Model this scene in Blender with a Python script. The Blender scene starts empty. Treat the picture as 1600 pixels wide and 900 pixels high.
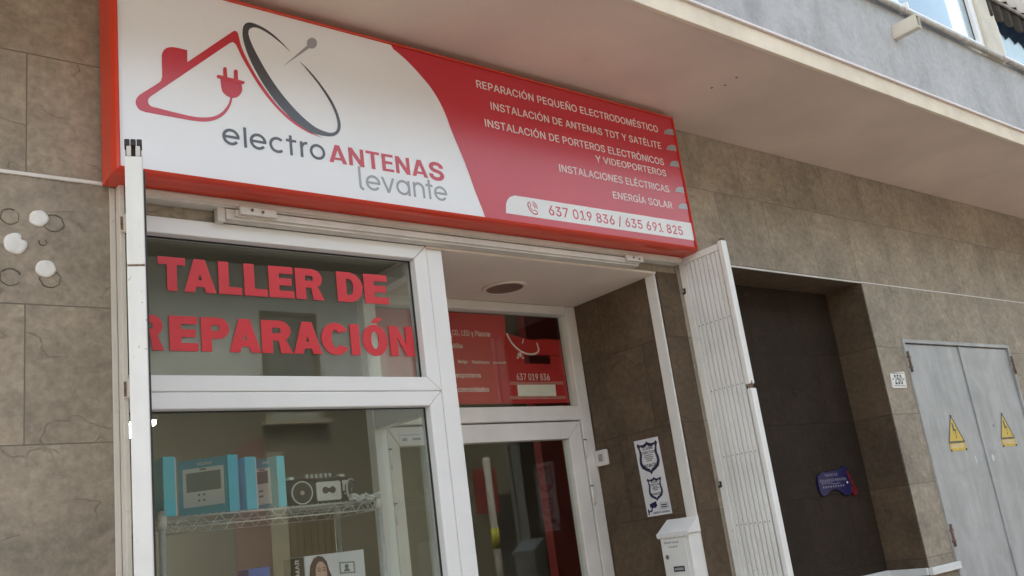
import bpy, bmesh, math, random
from mathutils import Vector, Matrix
from mathutils.geometry import delaunay_2d_cdt
random.seed(7)
R = math.radians
S = bpy.context.scene
COL = S.collection

# ------------------------------------------------------------------ camera
cam = bpy.data.cameras.new('camera'); camo = bpy.data.objects.new('camera', cam); COL.objects.link(camo)
cam.sensor_width = 36.0; cam.lens = 32.82; cam.clip_start = 0.05; cam.clip_end = 400
camo.matrix_world = Matrix(((0.7785217, -0.0658083, -0.6241580, 0.0),
                            (-0.6140722, -0.2853681, -0.7358536, -3.0),
                            (-0.1296895, 0.9561560, -0.2625763, 1.6),
                            (0, 0, 0, 1)))
S.camera = camo

# ------------------------------------------------------------------ overcast sky, soft sun, exposure
SUN_EL, SUN_AZ = 62, 335        # azimuth clockwise from +y
w = bpy.data.worlds.new('World'); S.world = w; w.use_nodes = True
nt = w.node_tree; nt.nodes.clear()
sky = nt.nodes.new('ShaderNodeTexSky'); sky.sky_type = 'NISHITA'; sky.sun_disc = False
sky.sun_elevation = R(SUN_EL); sky.sun_rotation = R(SUN_AZ); sky.air_density = 2.0; sky.dust_density = 6.0
hs = nt.nodes.new('ShaderNodeHueSaturation'); hs.inputs['Saturation'].default_value = 0.72
bg = nt.nodes.new('ShaderNodeBackground'); bg.inputs['Strength'].default_value = 0.13
ow = nt.nodes.new('ShaderNodeOutputWorld')
nt.links.new(sky.outputs[0], hs.inputs['Color']); nt.links.new(hs.outputs[0], bg.inputs['Color']); nt.links.new(bg.outputs[0], ow.inputs['Surface'])
sun = bpy.data.lights.new('sun', 'SUN'); sun.energy = 1.3; sun.angle = R(20); sun.color = (1, 0.97, 0.93)
suno = bpy.data.objects.new('sun', sun); COL.objects.link(suno)
sd = Vector((math.sin(R(SUN_AZ)) * math.cos(R(SUN_EL)), math.cos(R(SUN_AZ)) * math.cos(R(SUN_EL)), math.sin(R(SUN_EL))))
suno.rotation_euler = sd.to_track_quat('Z', 'Y').to_euler()
vs = S.view_settings; vs.view_transform = 'Standard'; vs.look = 'None'; vs.gamma = 1; vs.exposure = 2.2; vs.use_curve_mapping = False
S.cycles.max_bounces = 10; S.cycles.transparent_max_bounces = 16; S.cycles.diffuse_bounces = 5; S.cycles.glossy_bounces = 5

# ------------------------------------------------------------------ materials
def nodes(name):
    m = bpy.data.materials.new(name); m.use_nodes = True
    t = m.node_tree; b = t.nodes['Principled BSDF']
    return m, t, b
def N(t, k, **kw):
    n = t.nodes.new(k)
    for a, v in kw.items(): setattr(n, a, v)
    return n
def ramp(t, src, stops):
    r = N(t, 'ShaderNodeValToRGB'); e = r.color_ramp.elements
    while len(e) < len(stops): e.new(0.5)
    for i, (p, c) in enumerate(stops):
        e[i].position = p; e[i].color = (*c, 1) if len(c) == 3 else c
    t.links.new(src, r.inputs[0]); return r.outputs[0]
def noise(t, vec, scale, detail=4, rough=.55, dist=0):
    n = N(t, 'ShaderNodeTexNoise'); n.inputs['Scale'].default_value = scale; n.inputs['Detail'].default_value = detail
    n.inputs['Roughness'].default_value = rough; n.inputs['Distortion'].default_value = dist
    if vec: t.links.new(vec, n.inputs['Vector'])
    return n.outputs['Fac']
def mixc(t, fac, a, b, mode='MIX'):
    n = N(t, 'ShaderNodeMix', data_type='RGBA', blend_type=mode)
    for sock, v in ((n.inputs[0], fac), (n.inputs[6], a), (n.inputs[7], b)):
        if hasattr(v, 'is_output'): t.links.new(v, sock)
        elif isinstance(v, (int, float)): sock.default_value = v
        else: sock.default_value = (*v, 1)
    return n.outputs[2]
def math_(t, op, a, b=0.0, c=None):
    n = N(t, 'ShaderNodeMath', operation=op)
    for i, v in enumerate((a, b) if c is None else (a, b, c)):
        if hasattr(v, 'is_output'): t.links.new(v, n.inputs[i])
        else: n.inputs[i].default_value = v
    return n.outputs[0]
def bump(t, b, h, strength, dist=.01):
    n = N(t, 'ShaderNodeBump'); n.inputs['Strength'].default_value = strength; n.inputs['Distance'].default_value = dist
    t.links.new(h, n.inputs['Height']); t.links.new(n.outputs[0], b.inputs['Normal'])

def plain(name, col, rough=.5, var=.12, scale=6, bmp=0.0, metal=0.0, spec=.5, streak=False):
    m, t, b = nodes(name)
    geo = N(t, 'ShaderNodeNewGeometry').outputs['Position']
    v = geo
    if streak:
        mp = N(t, 'ShaderNodeMapping'); mp.inputs['Scale'].default_value = (1, 1, .12); t.links.new(geo, mp.inputs['Vector']); v = mp.outputs[0]
    f = noise(t, v, scale, 5)
    lo = tuple(c * (1 - var) for c in col); hi = tuple(min(1, c * (1 + var)) for c in col)
    c = ramp(t, f, [(.32, lo), (.68, hi)])
    t.links.new(c, b.inputs['Base Color'])
    b.inputs['Roughness'].default_value = rough; b.inputs['Metallic'].default_value = metal; b.inputs['Specular IOR Level'].default_value = spec
    if bmp: bump(t, b, noise(t, geo, scale * 12, 4), bmp)
    return m

def tile(name, base, zoff=0.0, rough=.62):
    """riven stoneware cladding 0.4365 x 0.427 m: joints, mottling, cleft lines"""
    m, t, b = nodes(name)
    geo = N(t, 'ShaderNodeNewGeometry').outputs['Position']
    sp = N(t, 'ShaderNodeSeparateXYZ'); t.links.new(geo, sp.inputs[0])
    u = math_(t, 'ADD', math_(t, 'ADD', sp.outputs[0], sp.outputs[1]), 40 * .4365 - .62)
    v = math_(t, 'ADD', sp.outputs[2], 7 * .427 - 2.914 + zoff)
    cb = N(t, 'ShaderNodeCombineXYZ'); t.links.new(u, cb.inputs[0]); t.links.new(v, cb.inputs[1])
    br = N(t, 'ShaderNodeTexBrick', offset=.393, offset_frequency=2, squash=1.0)
    t.links.new(cb.outputs[0], br.inputs['Vector'])
    for k, val in (('Scale', 1), ('Mortar Size', .0022), ('Mortar Smooth', .3), ('Brick Width', .4365), ('Row Height', .427), ('Bias', 0)): br.inputs[k].default_value = val
    br.inputs['Color1'].default_value = (.93, .93, .93, 1); br.inputs['Color2'].default_value = (1.06, 1.05, 1.03, 1); br.inputs['Mortar'].default_value = (1, 1, 1, 1)
    # per-tile shift of the cleft pattern
    off = N(t, 'ShaderNodeVectorMath', operation='SCALE'); t.links.new(br.outputs['Color'], off.inputs[0]); off.inputs['Scale'].default_value = 31
    vv = N(t, 'ShaderNodeVectorMath', operation='ADD'); t.links.new(geo, vv.inputs[0]); t.links.new(off.outputs[0], vv.inputs[1])
    vec = vv.outputs[0]
    big = noise(t, vec, 3.2, 5, .6, .4); fine = noise(t, vec, 34, 6, .7)
    st = N(t, 'ShaderNodeMapping'); st.inputs['Rotation'].default_value = (0, .65, 0); st.inputs['Scale'].default_value = (1.7, 1.7, 2.9); t.links.new(vec, st.inputs['Vector'])
    grain = noise(t, st.outputs[0], 5, 6, .7, .6)
    cl = noise(t, st.outputs[0], 1.5, 3, .5, .5)
    line = math_(t, 'SUBTRACT', 1, math_(t, 'MINIMUM', 1, math_(t, 'MULTIPLY', math_(t, 'ABSOLUTE', math_(t, 'SUBTRACT', cl, .5)), 110)))
    msk = ramp(t, noise(t, vec, 5.5, 3, .5), [(.46, (0, 0, 0)), (.56, (1, 1, 1))])
    cleft = math_(t, 'MULTIPLY', line, msk)
    c = ramp(t, big, [(.28, tuple(x * .74 for x in base)), (.5, base), (.74, tuple(x * y for x, y in zip(base, (1.24, 1.22, 1.2))))])
    c = mixc(t, .42, c, ramp(t, grain, [(.3, (.62, .62, .62)), (.7, (1.3, 1.28, 1.24))]), 'MULTIPLY')
    c = mixc(t, .6, c, ramp(t, fine, [(.3, (.6, .6, .6)), (.7, (1.35, 1.35, 1.35))]), 'MULTIPLY')
    c = mixc(t, 1.0, c, br.outputs['Color'], 'MULTIPLY')
    c = mixc(t, math_(t, 'MULTIPLY', cleft, .38), c, tuple(x * .4 for x in base))
    c = mixc(t, math_(t, 'MULTIPLY', br.outputs['Fac'], .75), c, tuple(x * .38 for x in base))
    t.links.new(c, b.inputs['Base Color'])
    b.inputs['Roughness'].default_value = rough; b.inputs['Specular IOR Level'].default_value = .35
    h = math_(t, 'ADD', math_(t, 'MULTIPLY', grain, .55), math_(t, 'MULTIPLY', fine, .18))
    h = math_(t, 'SUBTRACT', h, math_(t, 'MULTIPLY', cleft, .45))
    h = math_(t, 'SUBTRACT', h, math_(t, 'MULTIPLY', br.outputs['Fac'], .8))
    bump(t, b, h, .6, .009)
    return m

def worn_paint(name, col, rust=.5, rough=.42):
    """painted steel: grime, chips and rust freckles"""
    m, t, b = nodes(name)
    geo = N(t, 'ShaderNodeNewGeometry').outputs['Position']
    f = noise(t, geo, 4, 5); sp = noise(t, geo, 60, 3, .6); area = noise(t, geo, 3.3, 4, .6)
    c = ramp(t, f, [(.3, tuple(x * .86 for x in col)), (.7, col)])
    mp = N(t, 'ShaderNodeMapping'); mp.inputs['Scale'].default_value = (14, 14, .9); t.links.new(geo, mp.inputs['Vector'])
    c = mixc(t, .55, c, ramp(t, noise(t, mp.outputs[0], 1, 5), [(.33, (.84, .82, .77)), (.58, (1, 1, 1))]), 'MULTIPLY')
    k = math_(t, 'MULTIPLY', ramp(t, sp, [(.64, (0, 0, 0)), (.69, (1, 1, 1))]), ramp(t, area, [(.48, (0, 0, 0)), (.7, (1, 1, 1))]))
    c = mixc(t, math_(t, 'MULTIPLY', k, rust), c, (.16, .075, .04))
    t.links.new(c, b.inputs['Base Color']); b.inputs['Roughness'].default_value = rough
    bump(t, b, noise(t, geo, 45, 3), .06)
    return m

def glass(name, tint=(.955, .975, .96), gain=1.75):
    m = bpy.data.materials.new(name); m.use_nodes = True; t = m.node_tree; t.nodes.clear()
    tr = N(t, 'ShaderNodeBsdfTransparent'); tr.inputs['Color'].default_value = (*tint, 1)
    gl = N(t, 'ShaderNodeBsdfGlossy'); gl.inputs['Roughness'].default_value = .004; gl.inputs['Color'].default_value = (.93, .97, .93, 1)
    lw = N(t, 'ShaderNodeLayerWeight'); lw.inputs['Blend'].default_value = .5      # each of the two faces reflects by Schlick's law
    f = math_(t, 'MULTIPLY', math_(t, 'ADD', .043, math_(t, 'MULTIPLY', math_(t, 'POWER', lw.outputs['Facing'], 5), .957)), gain)
    geo = N(t, 'ShaderNodeNewGeometry').outputs['Position']
    bn = N(t, 'ShaderNodeBump'); bn.inputs['Strength'].default_value = .012; bn.inputs['Distance'].default_value = .05; t.links.new(noise(t, geo, 1.3, 1), bn.inputs['Height']); t.links.new(bn.outputs[0], gl.inputs['Normal'])
    mx = N(t, 'ShaderNodeMixShader'); t.links.new(f, mx.inputs[0]); t.links.new(tr.outputs[0], mx.inputs[1]); t.links.new(gl.outputs[0], mx.inputs[2])
    o = N(t, 'ShaderNodeOutputMaterial'); t.links.new(mx.outputs[0], o.inputs['Surface'])
    return m

def render_wall(name, col):
    """grey cement render: cloudy trowel marks, water streaks"""
    m, t, b = nodes(name)
    geo = N(t, 'ShaderNodeNewGeometry').outputs['Position']
    mp = N(t, 'ShaderNodeMapping'); mp.inputs['Scale'].default_value = (5, 5, .7); t.links.new(geo, mp.inputs['Vector'])
    c = ramp(t, noise(t, geo, 3.5, 7, .68, .5), [(.3, tuple(x * .8 for x in col)), (.5, col), (.7, tuple(min(.9, x * 1.13) for x in col))])
    c = mixc(t, .42, c, ramp(t, noise(t, mp.outputs[0], 1.2, 6, .6), [(.35, (.72, .7, .66)), (.62, (1.08, 1.08, 1.08))]), 'MULTIPLY')
    c = mixc(t, .3, c, ramp(t, noise(t, geo, 40, 5), [(.3, (.7, .7, .7)), (.7, (1.25, 1.25, 1.25))]), 'MULTIPLY')
    t.links.new(c, b.inputs['Base Color']); b.inputs['Roughness'].default_value = .85
    bump(t, b, noise(t, geo, 55, 6, .7), .35, .01)
    return m

M = {}
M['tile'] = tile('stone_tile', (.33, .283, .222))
M['tile_dark_shaded'] = tile('dark_shaded_stone_tile', (.115, .08, .05), 0, .8)  # brown recess cladding; on the pier and niche sides it paints in shade
M['tile_niche_shaded'] = tile('niche_shaded_tile', (.030, .0195, .0115), 0, .9)  # stone tile with the niche's shade put into its base colour
M['soffit'] = plain('soffit_paint', (.65, .535, .445), .8, .09, 1.6, .12, streak=False)
M['fascia'] = plain('fascia_paint', (.74, .64, .50), .8, .1, 5, .3)
M['drip'] = plain('drip_edge_paint', (.75, .68, .66), .6, .08)
M['render'] = render_wall('cement_render', (.45, .445, .44))
M['pillar'] = plain('pillar_paint', (.6, .55, .45), .7, .08, 8, .1)
M['upvc'] = plain('white_upvc', (.80, .79, .77), .28, .03, 3)
M['upvc_old'] = plain('white_frame_paint', (.74, .70, .65), .4, .07, 5)
M['ceil'] = plain('recess_ceiling_paint', (.72, .62, .53), .75, .05, 3, .06)
M['gate'] = worn_paint('gate_paint', (.86, .855, .82), .75)
M['rail'] = worn_paint('rail_paint', (.70, .66, .60), .45)
M['rust'] = plain('rusty_steel', (.19, .12, .09), .8, .5, 60, .3)
M['rubber'] = plain('dark_rubber', (.035, .028, .025), .7, .3, 30)
M['trim'] = plain('white_corner_trim', (.72, .70, .66), .5, .06, 6)
M['red'] = plain('red_sign_frame', (.60, .047, .02), .22, .06, 3)
M['face'] = plain('sign_face_white', (.83, .84, .86), .26, .02, 2, spec=.85)
M['print_red'] = plain('sign_print_red', (.55, .022, .04), .26, .03, 2, spec=.85)
M['print_dark'] = plain('sign_print_charcoal', (.06, .06, .068), .26, .05, 4, spec=.85)
M['print_grey'] = plain('sign_print_grey', (.33, .335, .35), .26, .05, 4, spec=.85)
M['print_white'] = plain('sign_print_white', (.76, .75, .74), .26, .03, 4, spec=.85)
M['vinyl'] = plain('red_vinyl', (.62, .03, .04), .35, .05, 5)
M['banner'] = plain('red_banner', (.50, .026, .028), .3, .08, 4)
M['paper'] = plain('white_paper', (.80, .74, .64), .7, .05, 14)
M['tape'] = plain('clear_tape', (.52, .20, .17), .3, .15, 30)
M['btext'] = plain('banner_print', (.80, .72, .68), .4, .2, 40)
M['glass'] = glass('window_glass')
M['glass_door'] = glass('door_glass', (.955, .975, .96), .95)
M['glass_up'] = glass('upper_window_glass', (.74, .79, .84), 1.3)
M['zinc'] = plain('zinc_pipe', (.42, .40, .37), .45, .25, 18, .1, metal=.6)
M['steel_door'] = None
M['chrome'] = plain('chrome_wire', (.62, .64, .62), .3, .1, 30, metal=.35)
M['cyan'] = plain('cyan_card', (.07, .68, .90), .4, .05, 9)
M['cyan_dark'] = plain('cyan_print', (.05, .33, .42), .35, .06, 9)
M['device'] = plain('white_device_print', (.62, .66, .64), .4, .03, 9)
M['screen'] = plain('grey_screen_print', (.13, .17, .16), .3, .06, 9)
M['black'] = plain('black_plastic', (.022, .024, .023), .35, .2, 20)
M['silver'] = plain('silver_plastic', (.78, .80, .79), .3, .05, 15, metal=.2)
M['blue'] = plain('blue_card', (.05, .18, .50), .4, .06, 9)
M['white_card'] = plain('white_card', (.76, .77, .80), .4, .04, 9)
M['skin'] = plain('printed_skin', (.62, .40, .32), .5, .1, 40)
M['hair'] = plain('printed_hair', (.075, .04, .035), .5, .3, 60)
M['room'] = plain('shop_wall_paint', (.33, .32, .25), .8, .08, 1.5, .05)
M['room_red'] = plain('shop_red_wall', (.45, .03, .03), .6, .08, 3)
M['room_floor'] = plain('shop_floor', (.22, .21, .19), .4, .15, 4)
M['navy'] = plain('sticker_navy', (.02, .018, .055), .35, .15, 60)
M['sticker'] = plain('sticker_white', (.72, .71, .72), .35, .04, 20)
M['mail'] = plain('mailbox_paint', (.78, .77, .74), .3, .04, 8)
M['ink'] = plain('pen_ink', (.10, .10, .13), .6, .2, 60)
M['plaster'] = plain('plaster_dab', (.80, .79, .76), .85, .06, 30, .25)
M['stain'] = plain('glue_ring', (.12, .10, .08), .9, .35, 60, .2)
M['yellow'] = plain('warning_yellow', (.62, .44, .06), .4, .12, 20)
M['plate'] = plain('enamel_plate', (.80, .80, .78), .15, .03, 20)
M['plum'] = plain('plaque_blue', (.013, .013, .075), .3, .1, 20)
M['plum_red'] = plain('plaque_red', (.13, .01, .016), .3, .15, 20)
M['plum_text'] = plain('plaque_lettering', (.22, .21, .30), .4, .1, 20)
M['step'] = plain('white_ledge_paint', (.74, .75, .73), .5, .06, 12, .1)
M['awn_dark'] = plain('awning_underside', (.055, .048, .043), .9, .3, 12)
M['awn_white'] = plain('awning_white', (.80, .79, .78), .8, .06, 12)
M['lens'] = plain('lamp_lens', (.16, .12, .085), .3, .25, 30)
M['asphalt'] = plain('asphalt', (.055, .055, .057), .8, .25, 8, .3)
M['paving'] = plain('paving', (.40, .335, .28), .75, .12, 4, .2)
M['kerb'] = plain('kerb_stone', (.36, .35, .33), .8, .12, 6, .2)
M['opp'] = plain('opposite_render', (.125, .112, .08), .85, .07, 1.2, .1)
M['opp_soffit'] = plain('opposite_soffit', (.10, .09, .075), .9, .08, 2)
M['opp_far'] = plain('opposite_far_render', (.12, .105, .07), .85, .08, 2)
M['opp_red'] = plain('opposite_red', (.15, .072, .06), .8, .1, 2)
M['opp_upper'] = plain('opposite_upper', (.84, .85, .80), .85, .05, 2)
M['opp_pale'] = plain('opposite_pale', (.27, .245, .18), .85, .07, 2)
M['shutter'] = plain('brown_shutter', (.10, .07, .035), .7, .2, 6)
M['dark_glass'] = plain('dark_window', (.03, .03, .03), .1, .2, 2)
M['red_paint'] = plain('board_red', (.30, .04, .035), .5, .1, 6)
M['closed_blind'] = plain('closed_blind', (.30, .30, .27), .6, .1, 3)
M['pole_white'] = plain('pole_paint', (.42, .38, .33), .5, .1, 10)
M['pole_yellow'] = plain('pole_yellow', (.65, .60, .05), .5, .1, 10)
M['curtain'] = plain('white_curtain', (.56, .68, .82), .9, .06, 5)

def steel_door():
    m, t, b = nodes('galvanised_door')
    geo = N(t, 'ShaderNodeNewGeometry').outputs['Position']
    mp = N(t, 'ShaderNodeMapping'); mp.inputs['Scale'].default_value = (6, 6, .8); t.links.new(geo, mp.inputs['Vector'])
    c = ramp(t, noise(t, geo, 4, 6, .65, .6), [(.3, (.36, .37, .37)), (.7, (.49, .5, .5))])
    c = mixc(t, .6, c, ramp(t, noise(t, mp.outputs[0], 1.3, 6, .65), [(.34, (.74, .75, .76)), (.62, (1.1, 1.1, 1.1))]), 'MULTIPLY')
    k = ramp(t, noise(t, mp.outputs[0], 6, 4, .6), [(.68, (0, 0, 0)), (.74, (1, 1, 1))])
    c = mixc(t, math_(t, 'MULTIPLY', k, .35), c, (.13, .12, .115))
    t.links.new(c, b.inputs['Base Color']); b.inputs['Roughness'].default_value = .5; b.inputs['Metallic'].default_value = .15
    bump(t, b, noise(t, geo, 7, 4), .08)
    return m
M['steel_door'] = steel_door()

# ------------------------------------------------------------------ mesh helpers
def link(o, parent=None):
    COL.objects.link(o)
    if parent is not None: o.parent = parent
    return o
def obj(name, bm, mat, parent=None, smooth=False, bevel=0.0):
    bmesh.ops.recalc_face_normals(bm, faces=bm.faces)
    me = bpy.data.meshes.new(name); bm.to_mesh(me); bm.free()
    o = bpy.data.objects.new(name, me); me.materials.append(M[mat])
    if smooth:
        for p in me.polygons: p.use_smooth = True
    if bevel:
        md = o.modifiers.new('bevel', 'BEVEL'); md.width = bevel; md.segments = 2; md.limit_method = 'ANGLE'; md.angle_limit = R(40)
        for p in me.polygons: p.use_smooth = True
        md.harden_normals = True
    if parent is not None and parent.type == 'EMPTY' and parent.parent is None:
        off = parent.location
        for v in me.vertices: v.co -= off        # parts are written in world coordinates
    elif parent is not None:
        r = parent
        while r.parent is not None: r = r.parent
        if r.type == 'EMPTY':
            for v in me.vertices: v.co -= r.location
    return link(o, parent)
def thing(name, label, cat, loc, group=None):
    o = bpy.data.objects.new(name, None); o.empty_display_size = .1; o.location = loc; link(o)
    return tag(o, label, cat, group)
def tag(o, label, cat, group=None):
    o['label'] = label; o['category'] = cat
    if group: o['group'] = group
    return o
def kind(o, k): o['kind'] = k; return o
def B(): return bmesh.new()
def box(bm, x0, x1, y0, y1, z0, z1):
    vs_ = [bm.verts.new((x, y, z)) for z in (z0, z1) for y in (y0, y1) for x in (x0, x1)]
    for f in ((0, 1, 3, 2), (4, 6, 7, 5), (0, 4, 5, 1), (2, 3, 7, 6), (0, 2, 6, 4), (1, 5, 7, 3)): bm.faces.new([vs_[i] for i in f])
    return bm
def boxes(*L):
    bm = B()
    for b in L: box(bm, *b)
    return bm
def smooth(P, n=4):
    """round an outline between its corners (Catmull-Rom); long straight runs and sharp turns stay"""
    m = len(P); out = []
    V = [Vector(p) for p in P]
    def sharp(i):
        a = V[i] - V[i - 1]; b = V[(i + 1) % m] - V[i]
        return a.angle(b, 0) > R(48)
    for i in range(m):
        p1, p2 = V[i], V[(i + 1) % m]
        out.append(tuple(p1))
        if (p2 - p1).length > .125: continue
        p0 = V[i - 1] if not sharp(i) and (p1 - V[i - 1]).length < .125 else p1 * 2 - p2
        p3 = V[(i + 2) % m] if not sharp((i + 1) % m) and (V[(i + 2) % m] - p2).length < .125 else p2 * 2 - p1
        l0, l1, l2 = (max(1e-6, (q - p).length) for p, q in ((p0, p1), (p1, p2), (p2, p3)))
        m1 = (p2 - p0) * (l1 / (l0 + l1)); m2 = (p3 - p1) * (l1 / (l1 + l2))
        for k in range(1, n):
            t = k / n
            q = p1 * (2 * t**3 - 3 * t * t + 1) + m1 * (t**3 - 2 * t * t + t) + p2 * (-2 * t**3 + 3 * t * t) + m2 * (t**3 - t * t)
            out.append(tuple(q))
    return out
def mitred(bm, x0, x1, z0, z1, l, r, b, t, y0, y1, g=.0002):
    """a frame of four profiles mitred at the corners, with a hairline between them"""
    o = [(x0, z0), (x1, z0), (x1, z1), (x0, z1)]; i = [(x0 + l, z0 + b), (x1 - r, z0 + b), (x1 - r, z1 - t), (x0 + l, z1 - t)]
    P = front(0)
    for k, (dx, dz) in enumerate(((0, -1), (1, 0), (0, 1), (-1, 0))):
        a, c = o[k], o[(k + 1) % 4]; d, e = i[(k + 1) % 4], i[k]
        ex, ez = (g, 0) if dz else (0, g)
        s1 = 1 if (c[0] - a[0]) + (c[1] - a[1]) > 0 else -1
        pts = [(a[0] + ex * s1, a[1] + ez * s1), (c[0] - ex * s1, c[1] - ez * s1), (d[0] - ex * s1, d[1] - ez * s1), (e[0] + ex * s1, e[1] + ez * s1)]
        fill(bm, [pts], P, -y1, -y0)
    return bm
class Plane:
    def __init__(s, o, U, V, W): s.o, s.U, s.V, s.W = Vector(o), Vector(U), Vector(V), Vector(W)
    def __call__(s, u, v, w=0): return s.o + s.U * u + s.V * v + s.W * w
def front(y): return Plane((0, y, 0), (1, 0, 0), (0, 0, 1), (0, -1, 0))
def even_odd(p, loops):
    c = False
    for L in loops:
        for i in range(len(L)):
            (x0, y0), (x1, y1) = L[i - 1], L[i]
            if (y0 > p[1]) != (y1 > p[1]) and p[0] < (x1 - x0) * (p[1] - y0) / (y1 - y0) + x0: c = not c
    return c
def fill(bm, loops, pl, w0, w1):
    """closed outlines (u, v), holes by even-odd, given thickness from w0 to w1 on a plane"""
    co, ed = [], []
    for L in loops:
        k = len(co); co += [Vector((u * 100, v * 100)) for u, v in L]; ed += [(k + i, k + (i + 1) % len(L)) for i in range(len(L))]
    vv, ee, ff, *_ = delaunay_2d_cdt(co, ed, [], 0, 1e-6)
    big = [[(u * 100, v * 100) for u, v in L] for L in loops]
    keep = [f for f in ff if even_odd((sum(vv[i].x for i in f) / 3, sum(vv[i].y for i in f) / 3), big)]
    a = [bm.verts.new(pl(p.x / 100, p.y / 100, w0)) for p in vv]; b = [bm.verts.new(pl(p.x / 100, p.y / 100, w1)) for p in vv]
    cnt = {}
    for f in keep:
        bm.faces.new([b[i] for i in f]); bm.faces.new([a[i] for i in f[::-1]])
        for i in range(3): cnt.setdefault(frozenset((f[i], f[(i + 1) % 3])), []).append((f[i], f[(i + 1) % 3]))
    for e in cnt.values():
        if len(e) == 1: i, j = e[0]; bm.faces.new((a[i], a[j], b[j], b[i]))
    for v_ in a + b:
        if not v_.link_faces: bm.verts.remove(v_)
    return bm
def prism(bm, pts, pl, w0, w1): return fill(bm, [pts], pl, w0, w1)
def ring(bm, outer, inner, pl, w0, w1):
    n = len(outer); A = [[bm.verts.new(pl(u, v, w)) for u, v in L] for w in (w0, w1) for L in (outer, inner)]
    for i in range(n):
        j = (i + 1) % n
        bm.faces.new((A[2][i], A[2][j], A[3][j], A[3][i])); bm.faces.new((A[0][i], A[1][i], A[1][j], A[0][j]))
        bm.faces.new((A[0][i], A[0][j], A[2][j], A[2][i])); bm.faces.new((A[1][i], A[3][i], A[3][j], A[1][j]))
    return bm
def circ(u, v, r, n=24, r2=None, ph=0):
    return [(u + r * math.cos(ph + 2 * math.pi * i / n), v + (r2 or r) * math.sin(ph + 2 * math.pi * i / n)) for i in range(n)]
def tube(bm, pts, r, n=8, cap=True):
    pts = [Vector(p) for p in pts]; rings = []
    for i, p in enumerate(pts):
        d = (pts[min(i + 1, len(pts) - 1)] - pts[max(i - 1, 0)]).normalized()
        a = d.cross(Vector((0, 0, 1)) if abs(d.z) < .9 else Vector((1, 0, 0))).normalized(); b = d.cross(a)
        rings.append([bm.verts.new(p + (a * math.cos(2 * math.pi * k / n) + b * math.sin(2 * math.pi * k / n)) * r) for k in range(n)])
    for i in range(len(rings) - 1):
        for k in range(n): bm.faces.new((rings[i][k], rings[i][(k + 1) % n], rings[i + 1][(k + 1) % n], rings[i + 1][k]))
    if cap: bm.faces.new(rings[0][::-1]); bm.faces.new(rings[-1])
    return bm
def stroke(bm, pts, wd, pl, w0, w1, taper=False):
    """an open line (u, v) drawn with a width on a plane"""
    L, Rr = [], []
    n = len(pts)
    for i, p in enumerate(pts):
        a, b = pts[max(0, i - 1)], pts[min(n - 1, i + 1)]
        dx, dy = b[0] - a[0], b[1] - a[1]; l = math.hypot(dx, dy) or 1
        k = wd / 2 * ((1 - .8 * i / (n - 1)) if taper else 1)
        L.append((p[0] - dy / l * k, p[1] + dx / l * k)); Rr.append((p[0] + dy / l * k, p[1] - dx / l * k))
    return prism(bm, L + Rr[::-1], pl, w0, w1)

def grow(L, d):
    """push a closed outline (x, y) outwards of the ink by d: TrueType outers run one way, counters the other"""
    n = len(L); out = []
    for i in range(n):
        p, q, r = L[i - 1], L[i], L[(i + 1) % n]
        a = Vector((q[0] - p[0], q[1] - p[1])); b = Vector((r[0] - q[0], r[1] - q[1]))
        if a.length < 1e-9 or b.length < 1e-9: out.append(q); continue
        na = Vector((-a.y, a.x)).normalized(); nb = Vector((-b.y, b.x)).normalized()
        m_ = na + nb
        if m_.length < .2: out.append(q); continue
        m_.normalize(); k = d / max(.45, m_.dot(na))
        out.append((q[0] + m_.x * k, q[1] + m_.y * k))
    return out
def area(L): return sum(L[i - 1][0] * L[i][1] - L[i][0] * L[i - 1][1] for i in range(len(L))) / 2
def ell(cx, cy, rx, ry, a0, a1, n=14): return [(cx + rx * math.cos(R(a0 + (a1 - a0) * i / n)), cy + ry * math.sin(R(a0 + (a1 - a0) * i / n))) for i in range(n + 1)]
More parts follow.
